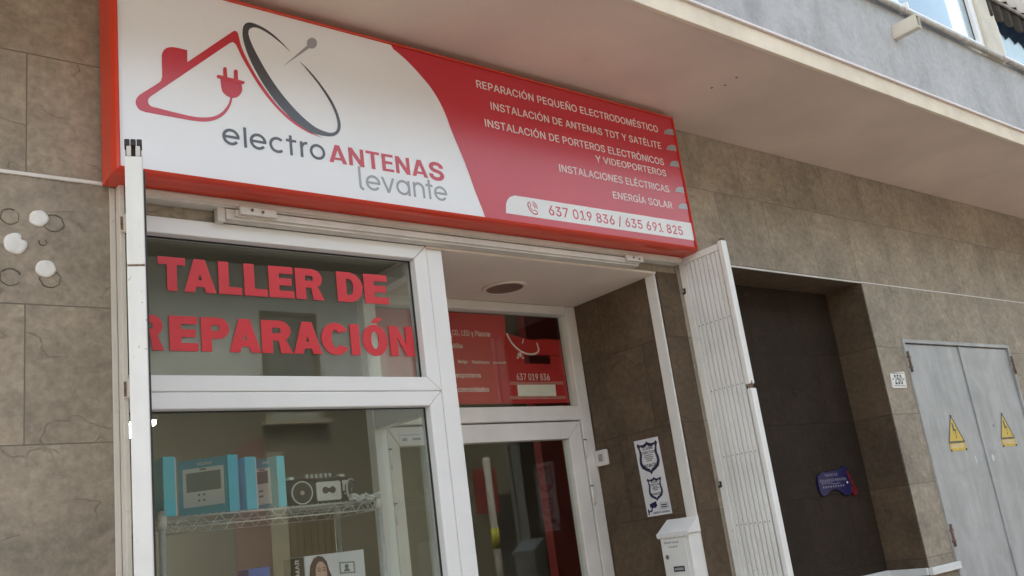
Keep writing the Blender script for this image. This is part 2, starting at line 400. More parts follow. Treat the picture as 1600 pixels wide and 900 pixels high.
def block(ch, s):
    """heavy block capitals, cap height 1, stem s: (advance, outlines)"""
    h = s * .80
    if ch == 'T': w = .5 + s; return w, [[(0, 1), (w, 1), (w, 1 - h), (w / 2 + s / 2, 1 - h), (w / 2 + s / 2, 0), (w / 2 - s / 2, 0), (w / 2 - s / 2, 1 - h), (0, 1 - h)]]
    if ch == 'L': w = .36 + s; return w, [[(0, 0), (0, 1), (s, 1), (s, h), (w, h), (w, 0)]]
    if ch == 'E': w = .41 + s; return w, [[(0, 0), (0, 1), (w - .01, 1), (w - .01, 1 - h), (s, 1 - h), (s, .5 + h / 2 + .01), (w - .06, .5 + h / 2 + .01), (w - .06, .5 - h / 2 + .01), (s, .5 - h / 2 + .01), (s, h), (w, h), (w, 0)]]
    if ch == 'I': return s, [[(0, 0), (0, 1), (s, 1), (s, 0)]]
    if ch == 'N': w = .55 + s; return w, [[(0, 0), (0, 1), (s * 1.02, 1), (w - s * .93, .36), (w - s * .93, 1), (w, 1), (w, 0), (w - s * 1.02, 0), (s * .93, .64), (s * .93, 0)]]
    if ch == 'A':
        w = .64 + s * 1.06; c = w / 2; k = s * .58; b0, b1 = .165, .165 + h * .9
        def xin(z): return (s * 1.07) + (c - s * 1.07) * z / (1 - 1.55 * s)          # inner flank of the left leg
        def xo(z): return xin(z)
        return w, [[(0, 0), (c - k, 1), (c + k, 1), (w, 0), (w - s * 1.07, 0), (w - xo(b0), b0), (xo(b0), b0), (s * 1.07, 0)], [(c, 1 - 1.55 * s), (w - xin(b1), b1), (xin(b1), b1)]]
    if ch in 'PR':
        w = .50 + s; rv = .31
        bowl = [(0, 0), (0, 1), (w - rv, 1)] + ell(w - rv, 1 - rv, rv, rv, 90, -90)
        hole = [(s, 1 - h), (s, 1 - 2 * rv + h), (w - rv, 1 - 2 * rv + h)] + ell(w - rv, 1 - rv, rv - s * .96, rv - h, -90, 90)
        if ch == 'P': return w, [bowl + [(s, 1 - 2 * rv), (s, 0)], hole]
        arcp = [(0, 0), (0, 1), (w - rv, 1)] + ell(w - rv, 1 - rv, rv, rv, 90, -58)
        return w + .03, [arcp + [(w + .03, 0), (w + .03 - s * 1.12, 0), (w - rv - s * .1, 1 - 2 * rv), (s, 1 - 2 * rv), (s, 0)], hole]
    if ch == 'D': w = .50 + s; r_ = .42; return w, [[(0, 0), (0, 1), (w - r_, 1)] + ell(w - r_, .5, r_, .5, 90, -90, 20), [(s, 1 - h), (s, h), (w - r_, h)] + ell(w - r_, .5, r_ - s, .5 - h, -90, 90, 20)]
    if ch in 'OÓ':
        w = .54 + s; L = [ell(w / 2, .5, w / 2, .515, 0, 360, 36)[:-1], ell(w / 2, .5, w / 2 - s, .515 - h, 360, 0, 36)[:-1]]
        if ch == 'Ó': L.append([(w * .40, 1.07), (w * .56, 1.25), (w * .56 + s * .95, 1.25), (w * .40 + s * .75, 1.07)])
        return w, L
    if ch == 'C':
        w = .53 + s; return w, [ell(w / 2, .5, w / 2, .515, 32, 328, 34) + ell(w / 2, .5, w / 2 - s, .515 - h, 318, 42, 34)]
PLAIN_I = [[(60, 0), (60, 509), (125, 509), (125, 0)]]
def glyph(ch, heavy):
    if heavy and (ch in 'TLEINAPRDOÓC'):
        w_, L = block(ch, heavy); return w_ * .509 + heavy * .30, [[(x * .509 + heavy * .15, y * .509) for x, y in P] for P in L], True
    adv, loops = GLYPH[ch]
    if ch in 'IÍ': loops, adv = PLAIN_I + [L for L in loops if min(p[1] for p in L) > 509], 185; loops = [loops[0]] + [[(x - 58, y) for x, y in L] for L in loops[1:]]
    return adv / 1000, [[(x / 1000, y / 1000) for x, y in L] for L in loops], False
def text(bm, s, u0, u1, v, cap, pl, w0, w1, bold=0.0, track=0.0, squeeze=None, heavy=0, slots=None):
    """lettering: glyph outlines laid from u0 to u1 on the baseline v with capital height cap"""
    x = 0.0; G = []
    for ch in s:
        adv, loops, hv = glyph(ch, heavy)
        big = max((area(L) for L in loops), key=abs) if loops else 1
        G.append([[(gx + x, gy) for gx, gy in (grow(L, bold if big < 0 else -bold) if bold and not hv else L)] for L in loops])
        x += adv + (0 if hv else 2 * bold) + track
    if slots:                                                # each letter given its own left and right edge
        for g, (a, b) in zip([g for g in G if g], slots):
            q = [p[0] for L in g for p in L]; q0, q1 = min(q), max(q)
            for k, L in enumerate(g): g[k] = [(a + (px - q0) / (q1 - q0) * (b - a), py) for px, py in L]
        u0, u1 = slots[0][0], slots[-1][1]
    xs = [p[0] for g in G for L in g for p in L]; x0, x1 = min(xs), max(xs)
    if heavy: bold = 0
    sy = cap / (.509 + 2 * bold); sx = (u1 - u0) / (x1 - x0) if u1 is not None else sy * (squeeze or 1)
    for g in G:
        if g: fill(bm, [[(u0 + (px - x0) * sx, v + (py + bold) * sy) for px, py in L] for L in g], pl, w0, w1)
    return bm

# ------------------------------------------------------------------ letter shapes (outlines in 1/1000 em)
GLYPH = {
 'A': [480,[[[16,0],[201,509],[276,509],[463,0],[395,0],[287,302],[280,323],[272,346],[264,372],[255,402],[244,438],[232,478],[245,478],[233,437],[222,402],[213,371],[204,345],[197,322],[191,302],[85,0]],[[110,142],[110,199],[370,199],[370,142]]]],
 'B': [456,[[[60,0],[60,509],[241,509],[274,507],[304,501],[329,491],[350,477],[367,461],[381,442],[390,421],[396,398],[398,374],[397,353],[393,336],[387,320],[378,307],[368,295],[356,286],[343,278],[329,272],[315,267],[315,262],[331,260],[347,254],[363,245],[378,234],[391,220],[402,203],[411,184],[416,161],[418,136],[416,111],[410,88],[400,67],[386,48],[368,31],[344,18],[317,8],[284,2],[247,0]],[[125,57],[245,57],[281,60],[309,67],[330,80],[344,96],[353,115],[355,137],[354,153],[350,169],[342,184],[333,197],[320,209],[306,218],[289,225],[269,229],[248,231],[125,231]],[[125,285],[238,285],[256,287],[273,290],[288,296],[302,304],[314,314],[323,326],[330,340],[335,355],[336,372],[333,393],[326,412],[313,429],[294,442],[270,449],[240,452],[125,452]]]],
 'C': [510,[[[267,-7],[225,-3],[186,7],[150,25],[119,49],[92,79],[70,115],[53,157],[44,203],[40,254],[44,305],[53,352],[70,393],[92,429],[119,459],[150,484],[186,501],[225,512],[267,516],[293,514],[317,511],[340,504],[362,496],[383,485],[402,471],[419,456],[435,438],[448,418],[459,397],[467,373],[473,348],[408,348],[404,365],[397,380],[389,395],[380,407],[369,418],[357,428],[344,437],[330,444],[315,449],[300,453],[284,455],[267,456],[237,453],[209,445],[184,432],[161,414],[141,391],[125,364],[113,332],[106,295],[103,254],[106,213],[113,177],[125,145],[141,117],[161,94],[184,76],[210,63],[237,56],[267,53],[284,54],[300,56],[315,60],[330,65],[344,72],[357,81],[369,90],[380,102],[389,114],[397,128],[404,144],[408,160],[473,160],[467,135],[459,112],[448,91],[435,71],[420,53],[402,38],[383,24],[363,13],[341,5],[317,-2],[293,-6]]]],
 'D': [502,[[[219,0],[96,0],[96,57],[215,57],[254,60],[288,68],[318,81],[343,99],[363,122],[379,149],[390,181],[397,216],[399,255],[397,294],[390,329],[379,361],[364,388],[344,410],[320,428],[291,441],[258,449],[221,452],[93,452],[93,509],[225,509],[273,505],[315,495],[353,478],[385,455],[412,426],[433,391],[449,351],[458,306],[462,255],[458,205],[449,159],[433,119],[411,83],[384,54],[351,31],[312,14],[268,3]],[[125,509],[125,0],[60,0],[60,509]]]],
 'E': [419,[[[60,0],[60,509],[372,509],[372,452],[125,452],[125,286],[355,286],[355,229],[125,229],[125,57],[375,57],[375,0]]]],
 'G': [520,[[[269,-7],[225,-3],[185,7],[149,25],[118,49],[91,79],[69,116],[53,157],[43,203],[40,254],[43,305],[53,352],[69,393],[91,429],[117,459],[149,484],[184,501],[223,512],[265,516],[291,514],[316,510],[340,504],[363,494],[384,483],[403,469],[421,453],[436,436],[449,416],[460,395],[468,373],[474,349],[408,349],[402,365],[395,379],[387,393],[378,406],[368,417],[356,427],[344,436],[330,443],[315,448],[300,453],[283,455],[265,456],[236,453],[209,445],[183,432],[160,414],[141,392],[125,364],[113,332],[106,295],[103,254],[106,213],[113,177],[125,145],[141,117],[161,95],[184,76],[210,63],[238,56],[269,53],[296,55],[322,61],[345,71],[365,85],[382,102],[396,123],[407,147],[413,173],[415,202],[434,199],[283,199],[283,256],[478,256],[478,200],[475,160],[466,124],[451,91],[431,62],[406,38],[377,19],[344,5],[308,-4]]]],
 'H': [517,[[[60,0],[60,509],[125,509],[125,289],[392,289],[392,509],[457,509],[457,0],[392,0],[392,232],[125,232],[125,0]]]],
 'I': [300,[[[31,0],[31,57],[118,57],[118,452],[31,452],[31,509],[269,509],[269,452],[183,452],[183,57],[269,57],[269,0]]]],
 'L': [393,[[[60,0],[60,509],[125,509],[125,57],[361,57],[361,0]]]],
 'M': [628,[[[60,0],[60,509],[152,509],[277,187],[287,159],[299,123],[311,84],[322,49],[307,49],[318,83],[330,121],[342,158],[352,187],[476,509],[568,509],[568,0],[504,0],[504,291],[504,327],[505,369],[506,413],[507,457],[513,457],[508,441],[503,425],[498,409],[482,363],[467,322],[456,291],[342,0],[286,0],[170,291],[159,321],[145,361],[129,408],[112,457],[119,457],[120,416],[121,372],[122,328],[122,291],[122,0]]]],
 'N': [523,[[[60,0],[60,509],[136,509],[343,183],[349,174],[355,163],[363,151],[371,137],[379,122],[388,107],[396,90],[405,73],[414,55],[405,54],[403,72],[402,90],[401,108],[400,126],[399,142],[399,157],[399,195],[399,509],[463,509],[463,0],[387,0],[202,290],[177,331],[168,346],[159,363],[148,381],[108,452],[119,454],[122,384],[124,328],[125,291],[125,0]]]],
 'O': [533,[[[267,-7],[225,-3],[186,7],[150,25],[119,49],[92,79],[70,115],[53,157],[44,203],[40,254],[44,305],[53,352],[70,393],[92,429],[119,459],[150,484],[186,501],[225,512],[267,516],[309,512],[348,501],[384,484],[415,459],[442,429],[464,393],[480,352],[490,305],[493,254],[490,203],[480,157],[464,115],[442,79],[415,49],[384,25],[348,7],[309,-3]],[[267,53],[296,55],[324,63],[349,76],[372,94],[392,116],[408,144],[420,176],[428,213],[430,254],[428,295],[420,332],[408,365],[392,392],[372,415],[349,433],[324,446],[296,453],[267,456],[237,453],[210,445],[184,433],[161,415],[142,392],[125,364],[113,332],[106,295],[103,254],[106,213],[113,176],[125,144],[142,117],[161,94],[184,76],[210,63],[237,55]]]],
 'P': [445,[[[60,0],[60,509],[235,509],[272,506],[305,499],[332,487],[356,471],[375,452],[390,430],[400,404],[407,377],[409,348],[407,318],[400,291],[390,265],[375,243],[356,223],[332,207],[305,195],[272,188],[235,186],[109,186],[109,242],[233,242],[257,244],[279,248],[297,256],[312,266],[324,279],[333,294],[339,310],[343,328],[344,348],[343,367],[339,385],[333,402],[324,416],[312,428],[297,439],[279,446],[257,451],[232,452],[125,452],[125,0]]]],
 'Q': [533,[[[245,159],[313,159],[369,85],[384,65],[468,-48],[401,-48],[346,27],[331,46]],[[267,-7],[225,-3],[186,7],[150,25],[119,49],[92,79],[70,115],[53,157],[44,203],[40,254],[44,305],[53,352],[70,393],[92,429],[119,459],[150,484],[186,501],[225,512],[267,516],[309,512],[348,501],[384,484],[415,459],[442,429],[464,393],[480,352],[490,305],[493,254],[490,203],[480,157],[464,115],[442,79],[415,49],[384,25],[348,7],[309,-3]],[[267,53],[296,55],[324,63],[349,76],[372,94],[392,116],[408,144],[420,176],[428,213],[430,254],[428,295],[420,332],[408,365],[392,392],[372,415],[349,433],[324,446],[296,453],[267,456],[237,453],[210,445],[184,433],[161,415],[142,392],[125,364],[113,332],[106,295],[103,254],[106,213],[113,176],[125,144],[142,117],[161,94],[184,76],[210,63],[237,55]]]],
 'R': [449,[[[60,0],[60,509],[236,509],[273,506],[305,500],[333,489],[356,473],[376,455],[390,433],[401,408],[407,381],[409,352],[407,323],[401,296],[390,271],[376,250],[356,232],[333,217],[305,206],[273,200],[236,198],[96,198],[96,255],[234,255],[258,256],[280,260],[298,267],[313,276],[325,287],[334,300],[340,316],[344,333],[345,352],[344,371],[340,389],[334,405],[325,419],[313,430],[298,440],[279,446],[258,451],[233,452],[125,452],[125,0]],[[353,0],[230,229],[303,229],[428,0]]]],
 'S': [447,[[[224,-9],[188,-7],[156,-1],[128,9],[102,23],[81,40],[64,60],[51,83],[42,109],[38,137],[104,137],[108,118],[114,102],[123,88],[136,76],[150,66],[166,59],[185,53],[204,50],[224,49],[246,50],[267,54],[286,60],[303,69],[317,79],[329,92],[338,106],[344,122],[346,139],[344,154],[340,168],[332,179],[322,189],[310,197],[296,205],[280,211],[263,217],[245,222],[184,239],[145,253],[112,269],[86,289],[67,313],[56,341],[52,372],[54,400],[62,425],[75,448],[92,468],[113,484],[138,498],[165,508],[195,514],[227,516],[259,514],[289,508],[316,498],[340,484],[360,468],[377,449],[390,427],[398,403],[401,378],[337,378],[332,402],[320,421],[302,437],[280,449],[254,456],[225,459],[204,457],[185,454],[167,448],[152,440],[139,430],[129,418],[121,405],[117,391],[115,376],[117,359],[122,345],[131,334],[142,324],[155,315],[169,308],[184,302],[198,297],[212,293],[264,279],[279,275],[295,270],[312,264],[328,256],[344,248],[359,238],[372,226],[384,213],[395,198],[402,180],[407,161],[408,139],[406,112],[399,87],[386,64],[370,43],[349,25],[323,11],[294,0],[261,-7]]]],
 'T': [449,[[[32,452],[32,509],[417,509],[417,452],[257,452],[257,0],[193,0],[193,452]]]],
 'U': [517,[[[259,-8],[220,-6],[186,2],[154,15],[126,33],[103,55],[85,80],[71,108],[63,140],[60,173],[60,509],[124,509],[124,178],[126,155],[132,133],[141,113],[153,95],[169,80],[187,68],[208,59],[232,53],[259,52],[285,53],[309,59],[331,68],[349,80],[364,95],[377,113],[385,133],[391,155],[393,178],[393,509],[457,509],[457,173],[454,140],[446,108],[433,80],[414,55],[391,33],[363,15],[332,2],[297,-6]]]],
 'V': [480,[[[204,0],[16,509],[84,509],[192,206],[199,187],[207,164],[215,137],[225,106],[236,71],[248,31],[235,31],[247,71],[257,107],[267,138],[276,165],[283,187],[290,206],[395,509],[463,509],[278,0]]]],
 'Y': [472,[[[203,0],[203,208],[16,509],[91,509],[192,344],[203,327],[213,309],[222,292],[231,274],[240,254],[250,230],[224,230],[233,254],[242,275],[251,293],[260,310],[270,327],[280,344],[381,509],[455,509],[268,208],[268,0]]]],
 'Ó': [533,[[[267,-7],[225,-3],[186,7],[150,25],[119,49],[92,79],[70,115],[53,157],[44,203],[40,254],[44,305],[53,352],[70,393],[92,429],[119,459],[150,484],[186,501],[225,512],[267,516],[309,512],[348,501],[384,484],[415,459],[442,429],[464,393],[480,352],[490,305],[493,254],[490,203],[480,157],[464,115],[442,79],[415,49],[384,25],[348,7],[309,-3]],[[267,53],[296,55],[324,63],[349,76],[372,94],[392,116],[408,144],[420,176],[428,213],[430,254],[428,295],[420,332],[408,365],[392,392],[372,415],[349,433],[324,446],[296,453],[267,456],[237,453],[210,445],[184,433],[161,415],[142,392],[125,364],[113,332],[106,295],[103,254],[106,213],[113,176],[125,144],[142,117],[161,94],[184,76],[210,63],[237,55]],[[240,558],[288,659],[356,659],[290,558]]]],
 'É': [419,[[[60,0],[60,509],[372,509],[372,452],[125,452],[125,286],[355,286],[355,229],[125,229],[125,57],[375,57],[375,0]],[[191,558],[239,659],[307,659],[241,558]]]],
 'Í': [300,[[[31,0],[31,57],[118,57],[118,452],[31,452],[31,509],[269,509],[269,452],[183,452],[183,57],[269,57],[269,0]],[[124,558],[171,659],[240,659],[174,558]]]],
 'Ñ': [523,[[[60,0],[60,509],[136,509],[343,183],[349,174],[355,163],[363,151],[371,137],[379,122],[388,107],[396,90],[405,73],[414,55],[405,54],[403,72],[402,90],[401,108],[400,126],[399,142],[399,157],[399,195],[399,509],[463,509],[463,0],[387,0],[202,290],[177,331],[168,346],[159,363],[148,381],[108,452],[119,454],[122,384],[124,328],[125,291],[125,0]],[[307,576],[298,576],[290,578],[282,580],[274,583],[266,586],[259,590],[239,600],[233,602],[228,603],[224,604],[218,603],[214,600],[210,595],[208,590],[206,583],[206,577],[163,577],[165,596],[170,613],[177,628],[188,639],[201,645],[218,648],[226,647],[235,646],[242,643],[250,640],[257,637],[264,633],[283,623],[288,621],[294,619],[300,619],[305,620],[310,622],[313,625],[316,631],[318,638],[319,646],[361,646],[359,626],[354,609],[346,595],[335,584],[322,578]]]],
 'a': [389,[[[160,-9],[137,-7],[115,-3],[94,5],[76,15],[60,29],[48,45],[38,63],[32,84],[30,108],[32,128],[36,146],[43,161],[53,174],[64,184],[78,193],[92,200],[108,206],[125,211],[143,214],[161,217],[178,220],[234,227],[247,229],[257,231],[265,235],[271,240],[274,246],[276,255],[276,257],[275,272],[272,285],[267,297],[260,307],[251,315],[240,322],[227,327],[212,330],[196,331],[178,330],[163,327],[149,322],[137,316],[127,309],[118,301],[110,292],[104,283],[100,274],[41,291],[51,313],[64,331],[79,346],[95,358],[114,368],[133,375],[153,380],[173,383],[194,384],[208,384],[223,382],[239,379],[255,375],[271,369],[286,360],[300,350],[312,336],[322,320],[330,301],[335,278],[337,251],[337,0],[277,0],[277,52],[272,52],[267,43],[260,34],[252,25],[242,16],[229,8],[215,1],[199,-4],[181,-7]],[[170,45],[192,47],[211,51],[228,59],[242,68],[254,80],[263,93],[270,108],[274,122],[276,138],[276,190],[272,187],[267,184],[259,182],[251,180],[241,178],[231,176],[200,171],[175,168],[161,166],[147,163],[134,159],[122,153],[112,147],[103,139],[97,130],[93,118],[92,105],[93,93],[96,82],[102,72],[109,64],[119,57],[130,52],[142,48],[156,46]]]],
 'b': [424,[[[229,-8],[208,-7],[189,-3],[172,4],[159,12],[147,21],[138,31],[130,41],[123,50],[118,59],[112,59],[112,0],[53,0],[53,509],[114,509],[114,319],[118,319],[123,327],[130,336],[137,346],[147,355],[158,364],[171,373],[188,379],[207,383],[229,384],[259,382],[287,374],[313,361],[335,342],[354,320],[370,293],[381,261],[388,227],[390,189],[388,151],[381,116],[370,84],[355,57],[336,34],[313,16],[288,3],[260,-6]],[[220,47],[242,49],[262,55],[279,66],[294,80],[306,97],[316,117],[323,139],[327,163],[328,189],[327,215],[323,239],[316,261],[307,281],[295,298],[280,311],[262,322],[243,328],[220,330],[198,328],[178,322],[161,312],[147,299],[134,282],[125,263],[118,241],[114,216],[113,189],[114,162],[118,138],[125,115],[135,95],[147,78],[162,65],[179,55],[198,49]]]],
 'c': [396,[[[207,-8],[174,-5],[144,3],[117,16],[93,35],[72,58],[56,85],[44,116],[37,150],[34,187],[37,225],[44,260],[56,291],[72,318],[93,341],[117,360],[144,374],[174,382],[207,384],[226,384],[243,381],[260,377],[276,371],[291,364],[305,356],[318,346],[330,335],[340,322],[349,308],[356,293],[362,277],[303,262],[300,272],[295,281],[290,289],[284,297],[278,304],[270,311],[261,316],[252,321],[242,325],[231,328],[220,329],[207,330],[184,328],[163,321],[145,310],[130,296],[118,278],[108,258],[102,236],[98,212],[96,187],[98,163],[102,139],[108,117],[118,97],[130,80],[145,66],[163,55],[184,49],[207,46],[220,47],[232,49],[243,52],[253,55],[262,60],[271,66],[279,73],[285,80],[292,89],[297,98],[301,107],[304,117],[363,102],[357,86],[350,70],[341,56],[331,43],[319,32],[306,21],[292,12],[277,5],[261,-1],[244,-5],[226,-7]]]],
 'd': [424,[[[195,-8],[165,-6],[137,3],[111,16],[89,34],[70,57],[55,84],[43,116],[36,151],[34,189],[36,227],[43,261],[55,293],[70,320],[89,342],[112,361],[137,374],[165,382],[196,384],[218,383],[237,379],[253,373],[267,364],[278,355],[287,346],[295,336],[301,327],[306,319],[311,319],[311,509],[372,509],[372,0],[313,0],[313,59],[307,59],[301,50],[295,41],[287,31],[277,21],[266,12],[252,4],[236,-3],[217,-7]],[[205,47],[226,49],[246,55],[263,65],[278,78],[290,95],[299,115],[306,138],[310,162],[312,189],[310,216],[306,241],[300,263],[290,282],[278,299],[263,312],[246,322],[227,328],[205,330],[182,328],[162,322],[145,311],[130,298],[118,281],[108,261],[102,239],[98,215],[96,189],[98,163],[102,139],[109,117],[118,97],[130,80],[145,66],[162,55],[182,49]]]],
 'e': [404,[[[212,-8],[177,-5],[145,3],[117,16],[92,35],[72,58],[56,85],[44,116],[37,150],[34,187],[36,224],[44,258],[55,290],[71,317],[91,340],[115,359],[142,373],[172,382],[205,384],[226,383],[246,380],[266,374],[285,366],[303,355],[319,341],[334,324],[347,305],[357,282],[365,256],[370,227],[371,194],[371,169],[75,169],[75,221],[338,221],[310,202],[308,226],[304,248],[298,269],[288,286],[277,301],[263,314],[246,323],[227,328],[205,330],[183,328],[164,323],[146,313],[131,301],[119,286],[109,270],[102,251],[97,231],[96,211],[96,178],[98,151],[102,127],[110,106],[121,88],[135,73],[151,61],[169,53],[190,48],[212,46],[227,47],[241,49],[254,53],[265,58],[276,65],[285,73],[294,82],[300,93],[306,105],[365,91],[358,72],[348,55],[335,39],[320,26],[302,14],[283,4],[261,-3],[237,-7]]]],
 'f': [254,[[[228,379],[228,327],[6,327],[6,379]],[[81,0],[81,432],[82,452],[87,470],[96,486],[107,499],[120,510],[135,519],[152,525],[169,529],[187,530],[201,530],[212,529],[222,527],[231,525],[238,523],[243,521],[227,468],[215,472],[209,473],[202,474],[195,474],[178,472],[164,468],[154,460],[147,449],[143,435],[142,419],[142,0]]]],
 'g': [425,[[[207,-151],[180,-149],[156,-146],[134,-140],[114,-132],[97,-122],[82,-110],[70,-97],[59,-84],[51,-69],[101,-41],[107,-49],[114,-57],[122,-66],[131,-74],[142,-82],[154,-88],[169,-93],[187,-96],[207,-97],[236,-95],[261,-87],[282,-75],[298,-58],[308,-34],[311,-6],[311,68],[306,68],[301,60],[294,51],[287,41],[277,32],[266,23],[252,16],[236,10],[217,6],[195,5],[165,7],[138,14],[113,27],[90,43],[71,65],[55,90],[43,120],[36,154],[34,191],[36,229],[43,263],[55,293],[71,320],[90,342],[112,361],[138,374],[166,382],[196,384],[218,383],[237,379],[253,373],[267,365],[279,356],[288,346],[296,336],[302,327],[308,319],[313,319],[313,379],[372,379],[372,-9],[370,-40],[363,-67],[350,-90],[334,-109],[314,-124],[291,-136],[265,-144],[237,-149]],[[205,59],[227,61],[246,66],[264,75],[278,87],[290,103],[300,121],[307,142],[311,166],[312,193],[311,219],[307,242],[300,264],[291,283],[279,299],[264,312],[247,322],[227,328],[205,330],[182,328],[163,322],[145,312],[130,298],[118,282],[109,262],[102,241],[98,218],[96,193],[98,167],[102,144],[109,123],[118,104],[131,88],[145,76],[163,66],[183,61]]]],
 'h': [410,[[[114,227],[114,0],[53,0],[53,509],[114,509],[114,287],[102,287],[116,319],[132,344],[152,362],[175,374],[200,382],[227,384],[252,383],[275,377],[295,369],[313,356],[328,340],[341,321],[350,298],[355,271],[357,240],[357,0],[296,0],[296,235],[293,263],[286,286],[273,304],[256,318],[235,326],[210,329],[192,328],[176,324],[161,317],[147,308],[136,297],[126,283],[119,266],[115,248]]]],
 'i': [167,[[[53,0],[53,379],[114,379],[114,0]],[[84,443],[73,444],[63,448],[54,455],[47,463],[43,472],[41,483],[43,494],[47,504],[54,512],[63,518],[73,522],[84,524],[95,522],[105,518],[114,512],[121,504],[125,494],[126,483],[125,472],[121,463],[114,455],[105,448],[95,444]]]],
 'j': [167,[[[53,379],[114,379],[114,-30],[112,-52],[108,-72],[102,-90],[92,-106],[80,-119],[65,-129],[47,-137],[27,-141],[4,-143],[-10,-143],[-10,-87],[2,-87],[18,-85],[31,-80],[40,-72],[47,-61],[51,-46],[53,-29]],[[83,443],[72,444],[62,448],[53,455],[47,463],[42,472],[41,483],[42,494],[47,504],[53,512],[62,518],[72,522],[83,524],[95,522],[105,518],[114,512],[120,504],[125,494],[126,483],[125,472],[120,463],[114,455],[105,448],[95,444]]]],
 'k': [381,[[[110,137],[110,212],[121,212],[284,379],[360,379],[184,199],[177,199]],[[53,0],[53,509],[114,509],[114,0]],[[294,0],[148,186],[191,229],[372,0]]]],
 'l': [189,[[[139,-2],[112,0],[91,8],[74,20],[62,37],[55,59],[53,84],[53,509],[114,509],[114,99],[114,83],[117,71],[120,62],[126,57],[135,53],[146,52],[160,53],[170,54],[181,3],[162,-1],[154,-2],[147,-2]]]],
 'm': [610,[[[53,0],[53,379],[112,379],[112,295],[108,295],[114,314],[122,331],[132,346],[144,358],[158,368],[172,376],[187,382],[203,385],[219,386],[245,383],[268,375],[287,361],[303,342],[314,320],[321,295],[312,295],[318,312],[326,329],[337,343],[350,356],[364,366],[381,375],[398,381],[417,385],[437,386],[458,385],[478,380],[497,372],[514,361],[529,346],[541,328],[550,307],[555,283],[557,255],[557,0],[496,0],[496,254],[493,279],[485,298],[473,313],[456,323],[438,329],[419,330],[402,329],[387,326],[374,320],[363,312],[353,302],[345,290],[340,277],[336,263],[335,247],[335,0],[274,0],[274,260],[272,280],[265,297],[253,311],[238,322],[220,328],[199,330],[185,329],[171,326],[158,320],[145,312],[135,302],[126,289],[119,274],[115,257],[114,238],[114,0]]]],
 'n': [410,[[[114,227],[114,0],[53,0],[53,379],[112,379],[112,287],[102,287],[116,319],[132,344],[152,362],[175,374],[200,382],[227,384],[252,383],[275,377],[295,369],[313,356],[328,340],[341,321],[350,298],[355,271],[357,240],[357,0],[296,0],[296,235],[293,263],[286,286],[273,304],[256,318],[235,326],[210,329],[192,328],[176,324],[161,317],[147,308],[136,297],[126,283],[119,266],[115,248]]]],
 'o': [415,[[[207,-8],[174,-5],[144,3],[117,16],[93,35],[72,58],[56,85],[44,116],[37,150],[34,187],[37,225],[44,260],[56,291],[72,318],[93,341],[117,360],[144,374],[174,382],[207,384],[241,382],[271,374],[299,360],[323,341],[343,318],[359,291],[371,260],[379,225],[381,187],[379,150],[371,116],[359,85],[343,58],[323,35],[299,16],[271,3],[241,-5]],[[207,46],[231,49],[252,55],[270,66],[285,80],[298,97],[307,117],[314,139],[318,163],[319,187],[318,212],[314,236],[307,258],[298,278],[285,296],[270,310],[252,321],[231,328],[207,330],[184,328],[163,321],[145,310],[130,296],[118,278],[108,258],[102,236],[98,212],[96,187],[98,163],[102,139],[108,117],[118,97],[130,80],[145,66],[163,55],[184,49]]]],
 'p': [424,[[[53,-143],[53,379],[112,379],[112,319],[118,319],[123,327],[130,336],[137,346],[147,355],[158,364],[171,373],[188,379],[207,383],[229,384],[259,382],[287,374],[313,361],[335,342],[354,320],[370,293],[381,261],[388,227],[390,189],[388,151],[381,116],[370,84],[355,57],[336,34],[313,16],[288,3],[260,-6],[229,-8],[208,-7],[189,-3],[173,4],[159,12],[147,21],[138,31],[130,41],[124,50],[118,59],[114,59],[114,-143]],[[220,47],[242,49],[262,55],[279,66],[294,80],[306,97],[316,117],[323,139],[327,163],[328,189],[327,215],[323,239],[316,261],[307,281],[295,298],[280,311],[262,322],[243,328],[220,330],[198,328],[178,322],[161,312],[147,299],[134,282],[125,263],[118,241],[114,216],[113,189],[114,162],[118,138],[125,115],[135,95],[147,78],[162,65],[179,55],[198,49]]]],
 'q': [424,[[[372,-143],[311,-143],[311,59],[306,59],[301,50],[295,41],[287,31],[277,21],[266,12],[252,4],[236,-3],[217,-7],[195,-8],[165,-6],[137,3],[111,16],[89,34],[70,57],[55,84],[43,116],[36,151],[34,189],[36,227],[43,261],[55,293],[70,320],[89,342],[112,361],[137,374],[165,382],[196,384],[218,383],[237,379],[253,373],[267,364],[278,355],[287,346],[295,336],[301,327],[307,319],[313,319],[313,379],[372,379]],[[205,47],[226,49],[246,55],[263,65],[278,78],[290,95],[299,115],[306,138],[310,162],[312,189],[310,216],[306,241],[300,263],[290,282],[278,299],[263,312],[246,322],[227,328],[205,330],[182,328],[162,322],[145,311],[130,298],[118,281],[108,261],[102,239],[98,215],[96,189],[98,163],[102,139],[109,117],[118,97],[130,80],[145,66],[162,55],[182,49]]]],
 'r': [259,[[[53,0],[53,379],[112,379],[112,321],[115,321],[124,339],[137,354],[152,367],[171,377],[191,383],[213,385],[229,384],[243,384],[243,322],[230,324],[223,325],[215,326],[207,326],[190,324],[174,321],[159,315],[146,306],[135,296],[126,284],[119,269],[115,254],[114,237],[114,0]]]],
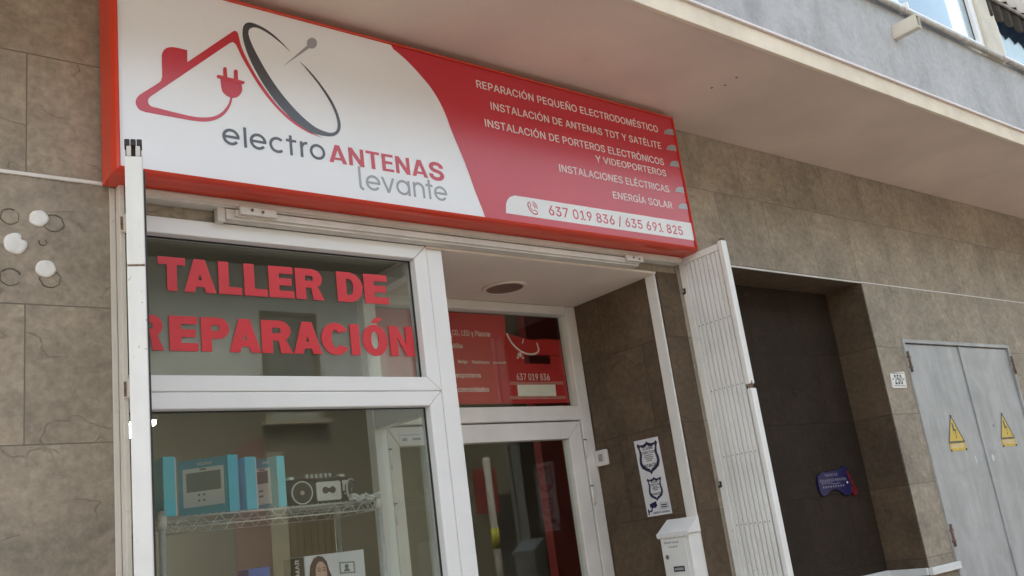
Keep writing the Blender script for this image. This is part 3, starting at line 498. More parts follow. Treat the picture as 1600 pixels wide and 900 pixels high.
 's': [365,[[[182,-8],[157,-7],[133,-3],[112,3],[93,12],[76,24],[62,38],[50,54],[41,73],[36,94],[94,107],[101,87],[111,72],[124,60],[141,52],[160,47],[181,45],[206,47],[227,53],[244,62],[258,74],[265,88],[268,103],[266,115],[262,126],[254,136],[243,144],[229,150],[212,155],[149,170],[118,180],[92,192],[72,208],[58,227],[50,249],[47,274],[49,295],[55,314],[65,332],[79,347],[95,360],[115,370],[137,378],[161,383],[187,384],[212,383],[234,379],[254,372],[271,363],[286,352],[299,339],[309,324],[318,308],[324,290],[268,277],[262,291],[254,304],[243,316],[228,325],[210,331],[187,333],[166,331],[147,326],[131,317],[119,305],[111,292],[109,277],[110,264],[115,253],[124,243],[136,235],[152,229],[172,223],[229,209],[261,200],[287,187],[306,171],[320,153],[328,131],[331,107],[329,85],[323,65],[312,47],[298,31],[281,18],[260,6],[236,-2],[210,-7]]]],
 't': [227,[[[204,379],[204,327],[6,327],[6,379]],[[65,471],[126,471],[126,98],[127,83],[130,70],[136,61],[144,55],[156,51],[170,50],[185,51],[202,54],[213,2],[207,0],[200,-2],[192,-3],[184,-3],[176,-4],[168,-4],[138,-1],[113,7],[92,21],[77,41],[68,64],[65,93]]]],
 'u': [410,[[[182,-5],[158,-3],[135,2],[115,11],[97,23],[82,39],[69,59],[60,82],[54,109],[53,139],[53,379],[114,379],[114,144],[116,117],[124,94],[137,75],[154,61],[175,53],[200,50],[218,51],[234,55],[249,62],[263,71],[274,83],[283,97],[290,113],[295,132],[296,153],[296,379],[357,379],[357,0],[298,0],[298,92],[307,92],[294,60],[277,35],[257,17],[234,5],[209,-3]]]],
 'v': [389,[[[163,0],[17,379],[84,379],[165,155],[173,132],[180,110],[187,87],[193,64],[199,42],[206,21],[184,21],[191,42],[197,64],[203,87],[209,110],[216,132],[224,155],[305,379],[371,379],[226,0]]]],
 'y': [389,[[[47,-139],[61,-86],[71,-87],[83,-89],[94,-90],[104,-89],[113,-86],[122,-81],[130,-74],[138,-64],[145,-51],[151,-36],[163,-1],[17,379],[84,379],[165,155],[173,132],[180,109],[187,87],[193,64],[199,42],[206,21],[184,21],[190,42],[196,64],[202,87],[209,110],[216,132],[224,155],[305,379],[371,379],[204,-58],[196,-77],[187,-93],[177,-107],[165,-119],[153,-128],[139,-136],[125,-141],[109,-144],[91,-145],[82,-145],[73,-144],[65,-143],[57,-142],[52,-140]]]],
 'z': [380,[[[42,0],[42,46],[254,320],[254,323],[48,323],[48,379],[333,379],[333,331],[126,60],[126,56],[339,56],[339,0]]]],
 'é': [404,[[[212,-8],[177,-5],[145,3],[117,16],[92,35],[72,58],[56,85],[44,116],[37,150],[34,187],[36,224],[44,258],[55,290],[71,317],[91,340],[115,359],[142,373],[172,382],[205,384],[226,383],[246,380],[266,374],[285,366],[303,355],[319,341],[334,324],[347,305],[357,282],[365,256],[370,227],[371,194],[371,169],[75,169],[75,221],[338,221],[310,202],[308,226],[304,248],[298,269],[288,286],[277,301],[263,314],[246,323],[227,328],[205,330],[183,328],[164,323],[146,313],[131,301],[119,286],[109,270],[102,251],[97,231],[96,211],[96,178],[98,151],[102,127],[110,106],[121,88],[135,73],[151,61],[169,53],[190,48],[212,46],[227,47],[241,49],[254,53],[265,58],[276,65],[285,73],[294,82],[300,93],[306,105],[365,91],[358,72],[348,55],[335,39],[320,26],[302,14],[283,4],[261,-3],[237,-7]],[[177,429],[225,529],[293,529],[227,429]]]],
 'р': [424,[[[53,-143],[53,379],[112,379],[112,319],[118,319],[123,327],[130,336],[137,346],[147,355],[158,364],[171,373],[188,379],[207,383],[229,384],[259,382],[287,374],[313,361],[335,342],[354,320],[370,293],[381,261],[388,227],[390,189],[388,151],[381,116],[370,84],[355,57],[336,34],[313,16],[288,3],[260,-6],[229,-8],[208,-7],[189,-3],[173,4],[159,12],[147,21],[138,31],[130,41],[124,50],[118,59],[114,59],[114,-143]],[[220,47],[242,49],[262,55],[279,66],[294,80],[306,97],[316,117],[323,139],[327,163],[328,189],[327,215],[323,239],[316,261],[307,281],[295,298],[280,311],[262,322],[243,328],[220,330],[198,328],[178,322],[161,312],[147,299],[134,282],[125,263],[118,241],[114,216],[113,189],[114,162],[118,138],[125,115],[135,95],[147,78],[162,65],[179,55],[198,49]]]],
 'у': [389,[[[47,-139],[61,-86],[71,-87],[83,-89],[94,-90],[104,-89],[113,-86],[122,-81],[130,-74],[138,-64],[145,-51],[151,-36],[163,-1],[17,379],[84,379],[165,155],[173,132],[180,109],[187,87],[193,64],[199,42],[206,21],[184,21],[190,42],[196,64],[202,87],[209,110],[216,132],[224,155],[305,379],[371,379],[204,-58],[196,-77],[187,-93],[177,-107],[165,-119],[153,-128],[139,-136],[125,-141],[109,-144],[91,-145],[82,-145],[73,-144],[65,-143],[57,-142],[52,-140]]]],
 'с': [396,[[[207,-8],[174,-5],[144,3],[117,16],[93,35],[72,58],[56,85],[44,116],[37,150],[34,187],[37,225],[44,260],[56,291],[72,318],[93,341],[117,360],[144,374],[174,382],[207,384],[226,384],[243,381],[260,377],[276,371],[291,364],[305,356],[318,346],[330,335],[340,322],[349,308],[356,293],[362,277],[303,262],[300,272],[295,281],[290,289],[284,297],[278,304],[270,311],[261,316],[252,321],[242,325],[231,328],[220,329],[207,330],[184,328],[163,321],[145,310],[130,296],[118,278],[108,258],[102,236],[98,212],[96,187],[98,163],[102,139],[108,117],[118,97],[130,80],[145,66],[163,55],[184,49],[207,46],[220,47],[232,49],[243,52],[253,55],[262,60],[271,66],[279,73],[285,80],[292,89],[297,98],[301,107],[304,117],[363,102],[357,86],[350,70],[341,56],[331,43],[319,32],[306,21],[292,12],[277,5],[261,-1],[244,-5],[226,-7]]]],
 'к': [376,[[[53,0],[53,379],[114,379],[114,215],[152,215],[288,379],[366,379],[213,196],[368,0],[290,0],[167,159],[114,159],[114,0]]]],
 'и': [411,[[[358,0],[296,0],[296,274],[293,274],[111,0],[53,0],[53,379],[114,379],[114,104],[118,104],[300,379],[358,379]]]],
 'й': [411,[[[358,0],[296,0],[296,274],[293,274],[111,0],[53,0],[53,379],[114,379],[114,104],[118,104],[300,379],[358,379]],[[205,433],[187,434],[171,439],[155,446],[142,455],[130,467],[120,481],[112,496],[108,512],[107,529],[151,529],[153,515],[158,502],[166,491],[177,483],[190,478],[205,476],[220,478],[233,483],[244,491],[252,502],[257,515],[259,529],[304,529],[303,512],[298,496],[291,481],[281,467],[269,456],[256,446],[240,439],[223,434]]]],
 '0': [453,[[[227,-7],[191,-3],[158,7],[130,24],[105,48],[85,77],[69,113],[57,155],[50,202],[48,254],[50,306],[57,353],[69,395],[85,431],[106,461],[130,484],[159,502],[191,512],[227,516],[262,512],[295,502],[323,484],[348,461],[368,431],[384,395],[396,353],[403,306],[405,254],[403,202],[396,155],[384,113],[368,77],[348,48],[323,24],[295,7],[263,-3]],[[227,50],[250,52],[271,60],[290,74],[306,92],[320,116],[330,144],[338,176],[342,213],[344,254],[342,295],[338,332],[330,365],[320,393],[306,416],[290,435],[271,449],[250,457],[227,460],[203,457],[182,449],[163,435],[147,416],[134,393],[123,365],[115,332],[111,295],[109,254],[111,213],[115,176],[123,144],[134,116],[147,92],[163,74],[182,60],[203,52]]]],
 '1': [453,[[[76,0],[76,55],[391,55],[391,0]],[[276,509],[276,0],[212,0],[212,448],[209,448],[86,358],[86,427],[198,509]]]],
 '2': [453,[[[64,0],[64,47],[234,229],[252,248],[268,266],[282,282],[294,298],[303,312],[311,327],[316,341],[319,356],[320,371],[319,389],[315,405],[308,419],[298,431],[287,441],[273,449],[258,455],[241,458],[224,460],[205,458],[188,454],[172,447],[159,438],[148,427],[139,413],[132,398],[128,381],[127,362],[66,362],[68,391],[75,418],[86,442],[102,464],[121,482],[143,496],[168,507],[196,513],[225,516],[254,513],[281,507],[306,497],[328,482],[346,465],[361,445],[372,423],[379,398],[381,372],[380,354],[377,336],[371,318],[363,299],[351,280],[336,259],[317,235],[294,209],[267,180],[153,60],[153,57],[389,57],[389,0]]]],
 '3': [453,[[[218,-7],[188,-5],[159,1],[133,10],[108,22],[88,38],[70,57],[57,79],[48,104],[44,132],[109,132],[112,115],[118,100],[126,87],[137,76],[150,66],[165,59],[182,54],[200,51],[219,50],[239,51],[258,55],[275,61],[291,69],[304,80],[315,93],[323,108],[328,125],[329,145],[328,163],[323,180],[316,196],[306,211],[292,223],[275,234],[254,241],[229,246],[201,248],[157,248],[157,299],[288,448],[288,452],[70,452],[70,509],[372,509],[372,461],[211,278],[211,289],[247,290],[279,286],[308,276],[333,262],[354,244],[371,222],[383,198],[391,173],[393,145],[390,116],[383,90],[370,66],[354,45],[333,27],[309,12],[281,2],[251,-5]]]],
 '5': [453,[[[221,-7],[192,-5],[165,1],[140,11],[118,25],[99,41],[83,60],[71,82],[63,105],[60,130],[122,130],[125,115],[130,102],[138,89],[148,78],[160,68],[173,60],[188,54],[204,51],[221,50],[241,51],[259,56],[276,64],[291,75],[304,89],[314,104],[322,122],[326,141],[328,162],[326,183],[321,203],[314,221],[303,237],[290,251],[275,262],[257,270],[238,275],[218,277],[201,276],[184,273],[167,268],[152,262],[139,255],[128,246],[67,253],[96,509],[366,509],[366,452],[151,452],[134,301],[136,301],[148,311],[162,318],[178,325],[194,330],[212,333],[229,334],[252,332],[274,328],[294,321],[313,311],[330,299],[345,285],[358,269],[370,251],[379,231],[386,210],[390,187],[391,163],[388,132],[381,102],[369,76],[352,52],[332,32],[309,15],[282,3],[253,-4]]]],
 '6': [453,[[[226,-7],[196,-4],[168,3],[142,15],[119,31],[100,51],[84,74],[73,101],[66,130],[64,162],[65,187],[71,212],[80,239],[93,268],[112,302],[137,340],[252,509],[322,509],[151,261],[145,261],[151,270],[157,279],[165,288],[174,295],[184,302],[196,307],[208,311],[221,313],[235,314],[265,312],[291,305],[316,295],[337,280],[355,262],[370,240],[380,215],[387,187],[389,157],[387,127],[379,98],[368,73],[352,50],[333,30],[310,14],[284,3],[257,-4]],[[226,48],[245,50],[263,55],[279,63],[293,73],[304,86],[314,101],[322,119],[326,137],[327,157],[326,178],[322,196],[314,213],[304,228],[293,241],[279,251],[263,259],[245,264],[226,265],[207,264],[190,259],[174,252],[160,241],[148,229],[138,214],[131,197],[126,179],[125,158],[126,138],[131,119],[138,102],[148,86],[160,73],[174,63],[190,55],[207,50]]]],
 '7': [453,[[[97,0],[323,448],[323,452],[62,452],[62,509],[391,509],[391,449],[165,0]]]],
 '8': [453,[[[226,-7],[193,-5],[163,1],[136,11],[111,25],[91,42],[74,62],[62,84],[54,109],[52,135],[53,156],[58,176],[65,195],[75,212],[87,228],[101,241],[117,252],[134,260],[153,265],[153,267],[129,276],[109,289],[93,308],[80,330],[73,354],[70,380],[73,405],[79,429],[90,450],[106,469],[124,485],[146,498],[170,508],[197,514],[226,516],[255,514],[282,508],[306,498],[328,485],[346,469],[361,450],[373,429],[379,405],[382,380],[379,354],[372,330],[359,308],[343,289],[323,276],[300,267],[300,265],[319,260],[335,252],[351,241],[365,228],[377,212],[387,195],[395,176],[399,156],[401,135],[398,109],[391,84],[378,62],[362,42],[341,25],[317,11],[289,1],[259,-5]],[[226,49],[248,50],[267,54],[285,60],[300,69],[313,79],[323,91],[331,106],[335,121],[337,139],[335,157],[330,173],[322,189],[312,202],[298,213],[283,223],[265,230],[247,234],[226,235],[206,234],[187,230],[169,223],[154,213],[140,202],[130,189],[122,173],[117,157],[115,139],[117,121],[121,106],[129,91],[139,79],[152,69],[167,60],[185,54],[205,50]],[[226,290],[244,291],[260,294],[274,300],[287,308],[298,318],[307,330],[314,344],[318,359],[319,376],[318,392],[314,407],[308,420],[299,432],[288,442],[275,449],[260,455],[244,459],[226,460],[208,459],[192,455],[177,449],[164,442],[153,432],[145,420],[138,407],[134,392],[133,376],[134,359],[138,344],[145,330],[154,318],[165,308],[178,300],[193,294],[209,291]]]],
 '9': [453,[[[226,516],[256,513],[285,506],[310,494],[333,478],[352,458],[368,434],[380,408],[387,378],[389,347],[387,322],[382,296],[373,270],[359,240],[340,207],[315,168],[200,0],[130,0],[301,248],[307,248],[302,238],[295,229],[287,221],[278,214],[268,207],[257,202],[245,198],[232,195],[218,195],[188,197],[161,203],[137,214],[116,229],[98,247],[83,269],[72,294],[66,321],[64,352],[66,382],[73,411],[85,436],[101,459],[120,479],[143,494],[168,506],[196,513]],[[226,460],[207,459],[190,454],[174,446],[160,435],[148,423],[138,407],[131,390],[127,372],[125,352],[127,331],[131,313],[138,295],[148,280],[160,268],[174,257],[190,250],[207,245],[226,243],[245,245],[263,249],[279,257],[293,267],[305,280],[314,295],[322,312],[326,330],[327,350],[326,371],[322,390],[314,407],[305,422],[293,435],[279,446],[263,454],[245,459]]]],
 '/': [249,[[[235,533],[71,-76],[14,-76],[178,533]]]],
 ',': [188,[[[38,-119],[68,71],[137,71],[84,-119]]]],
 ')': [273,[[[37,-96],[56,-56],[72,-18],[86,18],[97,52],[106,85],[113,116],[118,147],[121,177],[122,207],[121,241],[117,276],[112,313],[104,351],[94,390],[82,428],[69,466],[54,503],[37,539],[97,539],[113,510],[128,477],[142,441],[154,403],[164,364],[173,323],[179,283],[183,244],[184,207],[182,156],[174,104],[161,53],[144,3],[123,-47],[97,-96]]]],
 ' ': [188,[]],
}

# ------------------------------------------------------------------ outlines of the sign artwork (metres on the sign face: x, z)
ROOF= [(1.0952, 3.3944), (1.0939, 3.3473), (1.2648, 3.5125), (1.273, 3.5187), (1.2814, 3.5176), (1.2859, 3.5102), (1.2953, 3.4615), (1.3138, 3.4138), (1.344, 3.3559), (1.3834, 3.2967), (1.4297, 3.2418), (1.4836, 3.1995), (1.5393, 3.1691), (1.6001, 3.1496), (1.5324, 3.1646), (1.4706, 3.195), (1.414, 3.2418), (1.3651, 3.2992), (1.326, 3.3615), (1.2958, 3.4159), (1.2798, 3.4542), (1.2726, 3.4654), (1.2644, 3.4698), (1.2533, 3.4637), (0.9681, 3.1909), (0.9584, 3.1787), (0.9554, 3.1663), (0.9593, 3.1554), (0.968, 3.1507), (0.9801, 3.1497), (1.0898, 3.1416), (1.1341, 3.1438), (1.174, 3.1541), (1.2034, 3.1735), (1.2249, 3.1996), (1.2378, 3.2241), (1.2436, 3.2453), (1.2507, 3.245), (1.2454, 3.2225), (1.2334, 3.1951), (1.2117, 3.1659), (1.182, 3.1435), (1.1447, 3.1301), (1.1002, 3.1256), (0.9455, 3.1262), (0.9276, 3.1313), (0.9177, 3.1438), (0.9154, 3.1561), (0.9188, 3.1703), (0.9289, 3.1854), (0.9962, 3.2479), (1.0024, 3.2601), (1.0055, 3.2741), (1.0062, 3.3473), (1.01, 3.3655), (1.0208, 3.3818), (1.0441, 3.3933)]
PLUG= [[(1.2103, 3.3128), (1.288, 3.3096), (1.2889, 3.2824), (1.2793, 3.2612), (1.2644, 3.2479), (1.2465, 3.2434), (1.2275, 3.2488), (1.2137, 3.2645)], [(1.2222, 3.3536), (1.2254, 3.3589), (1.232, 3.3604), (1.2353, 3.3568), (1.2356, 3.3161), (1.2204, 3.3164)], [(1.2617, 3.3528), (1.2656, 3.3588), (1.2728, 3.3599), (1.2761, 3.3549), (1.2757, 3.3138), (1.2596, 3.314)], [(1.1965, 3.3159), (1.2015, 3.3234), (1.2969, 3.3193), (1.3003, 3.3149), (1.295, 3.3067), (1.1997, 3.3091)]]
DISH= [(1.4887, 3.4887), (1.4615, 3.5156), (1.4187, 3.5471), (1.3756, 3.5658), (1.3384, 3.5704), (1.3181, 3.5614), (1.3064, 3.5403), (1.3035, 3.4998), (1.3156, 3.4437), (1.3396, 3.3842), (1.3784, 3.3151), (1.4301, 3.2484), (1.4897, 3.1955), (1.552, 3.165), (1.6111, 3.1608), (1.6488, 3.1697), (1.6712, 3.1919), (1.6783, 3.2254), (1.6683, 3.2741), (1.6454, 3.3235), (1.603, 3.3821), (1.5599, 3.4286), (1.5274, 3.4541), (1.5562, 3.4237), (1.5989, 3.3737), (1.6378, 3.3144), (1.6593, 3.2648), (1.6657, 3.2217), (1.6584, 3.1935), (1.6396, 3.18), (1.6126, 3.1783), (1.5672, 3.1908), (1.5116, 3.2291), (1.4519, 3.2888), (1.4, 3.3591), (1.3608, 3.4287), (1.3362, 3.4819), (1.3261, 3.519), (1.331, 3.5403), (1.3485, 3.5531), (1.3748, 3.5535), (1.4118, 3.5398), (1.4549, 3.5139)]
FEED= [[(1.4545, 3.417), (1.5613, 3.5311), (1.5722, 3.5242)], [(1.6064, 3.5538), (1.6039, 3.5441), (1.5985, 3.5351), (1.5909, 3.528), (1.5823, 3.524), (1.574, 3.5237), (1.5673, 3.5271), (1.5631, 3.5336), (1.5622, 3.5424), (1.5646, 3.552), (1.57, 3.5611), (1.5775, 3.5682), (1.5861, 3.5723), (1.5945, 3.5727), (1.6013, 3.5693), (1.6055, 3.5627)]]
SWOOSH= [(1.9484, 3.6229), (1.9879, 3.6005), (2.0216, 3.5775), (2.0573, 3.5478), (2.0882, 3.5179), (2.1181, 3.4876), (2.1427, 3.4547), (2.1624, 3.4218), (2.178, 3.3869), (2.1911, 3.3515), (2.2003, 3.3164), (2.2184, 3.2625), (2.2554, 3.1607), (2.2897, 3.0419), (2.3293, 2.9166)]
STRIP= [(2.4427, 2.9517), (2.4559, 2.999), (2.4741, 3.0266), (2.5045, 3.0435), (3.6644, 3.0514), (3.6647, 2.9544)]
TABS= [[(3.5849, 3.5351), (3.5982, 3.5574), (3.6288, 3.5717), (3.6664, 3.5745), (3.6676, 3.5418)], [(3.5807, 3.4442), (3.596, 3.4665), (3.6244, 3.48), (3.6617, 3.4823), (3.6629, 3.45)], [(3.5821, 3.3539), (3.5981, 3.3787), (3.626, 3.3903), (3.6571, 3.3912), (3.6583, 3.3591)], [(3.5848, 3.2112), (3.6003, 3.2339), (3.6283, 3.2462), (3.6592, 3.2465), (3.6604, 3.2149)], [(3.5858, 3.1216), (3.6008, 3.1425), (3.6288, 3.1544), (3.6595, 3.1543), (3.6607, 3.123)]]

F = front(0)
# =================================================================== ground
kind(obj('pavement', boxes((-14, 22, -2.2, .3, -.3, 0)), 'paving'), 'structure')
kind(obj('ground', boxes((-150, 150, -150, 150, -.6, -.304)), 'paving'), 'structure')
kind(obj('road', boxes((-40, 60, -6.2, -2.32, -.303, -.12)), 'asphalt'), 'structure')
kind(obj('kerb', boxes((-14, 22, -2.318, -2.202, -.3, -.004), (-14, 22, -6.32, -6.202, -.3, -.004)), 'kerb'), 'structure')
kind(obj('pavement', boxes((-14, 22, -8.0, -6.322, -.3, -.002)), 'paving'), 'structure')

# =================================================================== the apartment building
bld = thing('apartment_building', 'brown stone clad building with a pale balcony soffit, holding the shopfront', 'building', (2, .3, 0))
obj('facade_wall', boxes((-3, .884, 0, .3, 0, 3.68), (.886, 3.66, .012, .3, 2.826, 3.68), (3.662, 4.05, 0, .3, 0, 3.68), 
    (4.052, 5.435, 0, .262, 2.905, 3.68), (5.437, 5.78, 0, .3, 0, 3.68), (5.782, 7.27, 0, .3, 2.522, 3.68), (7.272, 14, 0, .3, 0, 3.68), (4.052, 5.435, .001, .26, 0, .9)), 'tile', bld)
obj('niche_wall', boxes((4.052, 5.435, .262, .4, .9, 3.6)), 'tile_niche_shaded', bld)
obj('niche_shade_panels', boxes((5.4315, 5.4345, .0005, .2615, .9, 2.9015), (4.052, 5.4345, .0005, .2615, 2.902, 2.9045)), 'tile_dark_shaded', bld)  # added thin panels, their darker colour standing in for shade inside the niche
obj('entrance_pier', boxes((3.503, 3.66, 0, .3, 0, 2.824)), 'tile_dark_shaded', bld)  # darker tile colour paints in the shade beside the open gate
for q in ((-3, .85, -.007, .004, 2.906, 2.917), (4.05, 5.436, -.005, .004, 2.9, 2.908), (5.438, 14, -.004, .004, 2.905, 2.912)): obj('edge_profile', boxes(q), 'trim', bld)
obj('edge_profile', boxes((5.4285, 5.4355, -.004, .004, 1.153, 2.899)), 'stain', bld)
obj('ledge', boxes((5.425, 5.772, -.028, -.0005, 1.108, 1.15), (5.41, 5.431, .0, .26, 1.11, 1.152), (4.052, 5.41, .235, .2615, 1.113, 1.155)), 'step', bld, bevel=.004)
# glue rings left on the wall around the dabs (marks of a removed fixing)
def glue_ring(u, v, r, a0, a1, wd):
    pts = [(u + r * math.cos(R(a0 + (a1 - a0) * i / 26)) * (1 + .07 * math.sin(i * 1.3)), v + r * .96 * math.sin(R(a0 + (a1 - a0) * i / 26))) for i in range(27)]
    o = obj('glue_ring_mark', stroke(B(), pts, wd, F, .0004, .0022, True), 'stain', bld)
glue_ring(.575, 2.765, .026, 60, 400, .004); glue_ring(.70, 2.757, .029, 130, -210, .004); glue_ring(.578, 2.57, .028, 20, 330, .0045); glue_ring(.69, 2.572, .029, 170, 430, .004); glue_ring(.668, 2.69, .011, 150, 420, .0035)
# balcony over the pavement
obj('balcony_soffit', boxes((-3, 14, -.8, .3, 3.682, 3.75)), 'soffit', bld)
for hx, hy in ((3.675, -.429), (3.72, -.479), (3.71, -.561)): obj('fixing_hole', prism(B(), circ(hx, hy, .007, 9), Plane((0, 0, 3.682), (1, 0, 0), (0, 1, 0), (0, 0, -1)), .0002, .0012), 'stain', bld)
obj('fascia_band', boxes((-3, 14, -.822, -.801, 3.670, 3.766)), 'fascia', bld, bevel=.003)
obj('drip_edge', boxes((-3, 14, -.836, -.801, 3.768, 3.779)), 'drip', bld)
obj('balcony_wall', boxes((-3, 14, -.815, -.5, 3.781, 4.285), (-3, 3.1, -.80, -.5, 4.287, 6.4), (9.6, 14, -.80, -.5, 4.287, 6.4), (-3, 14, -.79, -.5, 6.4, 7.4)), 'render', bld)
obj('window_pillar', boxes((6.215, 6.455, -.85, -.55, 4.29, 6.4)), 'pillar', bld, bevel=.006)
for x0, x1, mull in ((3.12, 6.21, 5.085), (6.46, 9.58, 8.0)):
    wf = obj('window', boxes((x0, x1, -.83, -.75, 4.318, 4.362), (x0, x1, -.83, -.75, 6.3, 6.39), (x0, x0 + .07, -.828, -.752, 4.362, 6.3), (x1 - .055, x1, -.828, -.752, 4.362, 6.3), (mull - .03, mull + .03, -.826, -.754, 4.362, 6.3)), 'upvc', bld, bevel=.006)
    obj('pane', boxes((x0 + .06, mull - .02, -.795, -.789, 4.355, 6.31)), 'glass_up', wf); obj('pane', boxes((mull + .02, x1 - .05, -.795, -.789, 4.355, 6.31)), 'glass_up', wf)
    obj('gasket', boxes((x0 + .07, x1 - .056, -.8, -.796, 4.3625, 4.369), (x1 - .065, x1 - .0555, -.8, -.796, 4.3695, 6.29)), 'rubber', wf)
    cur = B(); n = 90; rows = []
    for i in range(n + 1):
        x = x0 + .1 + (x1 - x0 - .2) * i / n; y = -.70 + .012 * math.sin(i * .45) + .004 * math.sin(i * 1.3)
        rows.append([cur.verts.new((x, y + d, z)) for d in (0, .004) for z in (4.29, 6.3)])
    for a, b in zip(rows, rows[1:]):
        cur.faces.new((a[0], b[0], b[1], a[1])); cur.faces.new((a[2], a[3], b[3], b[2]))
    obj('curtain', cur, 'curtain', wf, smooth=True)
obj('sill_pipe', tube(tube(B(), [(3.0, -.842, 4.302), (6.40, -.842, 4.302)], .019, 12), [(6.47, -.842, 4.302), (9.7, -.842, 4.302)], .019, 12), 'zinc', bld, smooth=True)
obj('pipe_clip', boxes((5.105, 5.125, -.872, -.815, 4.29, 4.345)), 'upvc', bld, bevel=.004)
obj('pipe_clip', boxes((6.39, 6.475, -.868, -.815, 4.292, 4.314)), 'trim', bld, bevel=.004)

# recessed entrance
obj('recess_ceiling', boxes((2.115, 3.5, .0, .70, 2.812, 2.822)), 'ceil', bld)
obj('recess_wall', boxes((3.502, 3.6, .301, .72, 0, 2.811), (3.5, 3.5025, .0, .72, 0, 2.811)), 'tile_dark_shaded', bld)
obj('corner_trim', boxes((3.488, 3.4995, .006, .068, 0, 2.811)), 'trim', bld, bevel=.002)
# fixed shop window, its return beside the entrance
fm = mitred(mitred(B(), .8875, 2.112, 2.2165, 2.822, .022, .062, .0555, .060, 0, .07), .8875, 2.112, .45, 2.2155, .022, .062, .07, .0575, .0005, .07)
for bb in ((2.1135, 2.19, .0, .07, .0, 2.811), (2.125, 2.19, .56, .62, .0, 2.811), (2.128, 2.187, .0705, .5595, 2.755, 2.811), (2.128, 2.187, .0705, .5595, 2.158, 2.272), (2.128, 2.187, .0705, .5595, .0, .5)): box(fm, *bb)
sw = obj('shop_window', fm, 'upvc', bld, bevel=.005)
obj('window_gasket', boxes((.91, 2.05, .036, .044, 2.7575, 2.7615), (.91, 2.05, .036, .044, 2.2725, 2.2765), (2.0455, 2.05, .036, .044, 2.277, 2.757), (2.0455, 2.05, .036, .044, .53, 2.1535), (.91, 2.05, .036, .044, 2.154, 2.1575)), 'rubber', sw)
obj('pane', boxes((.90, 2.055, .045, .051, 2.26, 2.775)), 'glass', sw)
obj('pane', boxes((.90, 2.055, .045, .051, .5, 2.17)), 'glass', sw)
obj('pane', boxes((2.155, 2.161, .06, .57, 2.26, 2.77)), 'glass', sw)
obj('pane', boxes((2.155, 2.161, .06, .57, .49, 2.17)), 'glass', sw)
obj('wall_base', boxes((.886, 2.113, .0, .07, 0, .449)), 'tile', bld)
# entrance door in the back of the recess
ed = obj('entrance_door', boxes((2.192, 2.225, .62, .69, 0, 2.811), (3.425, 3.4995, .62, .69, 0, 2.811), (2.226, 3.424, .62, .69, 2.762, 2.811), (2.226, 3.424, .62, .69, 2.185, 2.262)), 'upvc_old', bld, bevel=.006)
lf = obj('door_leaf', mitred(B(), 2.505, 3.42, .05, 2.178, .095, .095, .25, .088, .626, .685), 'upvc_old', ed, bevel=.006)
l2 = obj('side_leaf', mitred(B(), 2.229, 2.500, .05, 2.178, .061, .070, .25, .088, .626, .685), 'upvc_old', ed, bevel=.006)
obj('pane', boxes((2.595, 3.33, .655, .661, .29, 2.10)), 'glass_door', ed); obj('pane', boxes((2.285, 2.435, .655, .661, .29, 2.10)), 'glass_door', ed); obj('pane', boxes((2.22, 3.43, .66, .666, 2.255, 2.77)), 'glass_door', ed)
for hx in (3.4225, 2.227):
    for hz in (2.03, 1.79, .6):
        obj('hinge', tube(B(), [(hx, .616, hz - .045), (hx, .616, hz + .045)], .009, 10), 'upvc_old', ed, smooth=True)
        obj('hinge_gap', boxes((hx - .008, hx + .008, .605, .617, hz + .0455, hz + .0495)), 'rubber', ed)
obj('door_sticker', boxes((2.29, 2.42, .6235, .6255, 2.105, 2.15)), 'sticker', ed)
obj('sticker_print', boxes((2.305, 2.33, .6226, .6234, 2.112, 2.126), (2.36, 2.405, .6226, .6234, 2.115, 2.125), (2.30, 2.41, .6226, .6234, 2.138, 2.141)), 'print_grey', ed)
# shop interior
obj('shop_room', boxes((.5, 8, 5.0, 5.1, 0, 3.4), (.45, .5, .3, 5.0, 0, 3.4), (8, 8.1, .3, 5.1, 0, 3.4), (4.9, 8, .72, .76, 0, 3.29), (3.61, 4.9, .45, .49, 0, 3.29)), 'room', bld)
obj('shop_ceiling', boxes((.5, 8, .305, 5.0, 3.3, 3.38), (.886, 2.12, .071, .3, 2.823, 2.8255)), 'room', bld)
obj('shop_floor', boxes((.5, 8, .75, 5.0, .0, .05)), 'room_floor', bld)
obj('red_partition', boxes((4.31, 7.9, 2.0, 2.08, .05, 3.29)), 'room_red', bld)
# the lit tube on the shop ceiling
lt = thing('tube_light', 'lit white tube light glimpsed inside the shop behind the left gate', 'ceiling light', (2.03, 3.8, 2.68))
obj('lamp_tray', boxes((1.95, 2.11, 3.3, 4.3, 2.705, 2.74)), 'upvc', lt)
m, t, b = nodes('lit_tube'); b.inputs['Emission Color'].default_value = (1, .97, .9, 1); b.inputs['Emission Strength'].default_value = 8; M['tube'] = m
obj('lit_diffuser', boxes((1.96, 2.10, 3.31, 4.29, 2.675, 2.7045)), 'tube', lt)

for y in (3.5, 4.1): obj('hanging_rod', tube(B(), [(2.03, y, 2.74), (2.03, y, 3.299)], .006), 'zinc', lt)
# recess lamp
lamp = thing('ceiling_lamp', 'round recessed lamp with a dark lens in the white entrance ceiling', 'lamp', (2.828, .39, 2.812))
def disc(bm, c, r, z0, z1, n=32): return prism(bm, circ(c[0], c[1], r, n), Plane((0, 0, 0), (1, 0, 0), (0, 1, 0), (0, 0, 1)), z0, z1)
HP = Plane((0, 0, 0), (1, 0, 0), (0, 1, 0), (0, 0, 1))
obj('lamp_rim', ring(B(), circ(2.828, .39, .112, 36), circ(2.828, .39, .092, 36), HP, 2.800, 2.8118), 'ceil', lamp, bevel=.003)
obj('lamp_lens', disc(B(), (2.828, .39), .0915, 2.804, 2.811), 'lens', lamp)

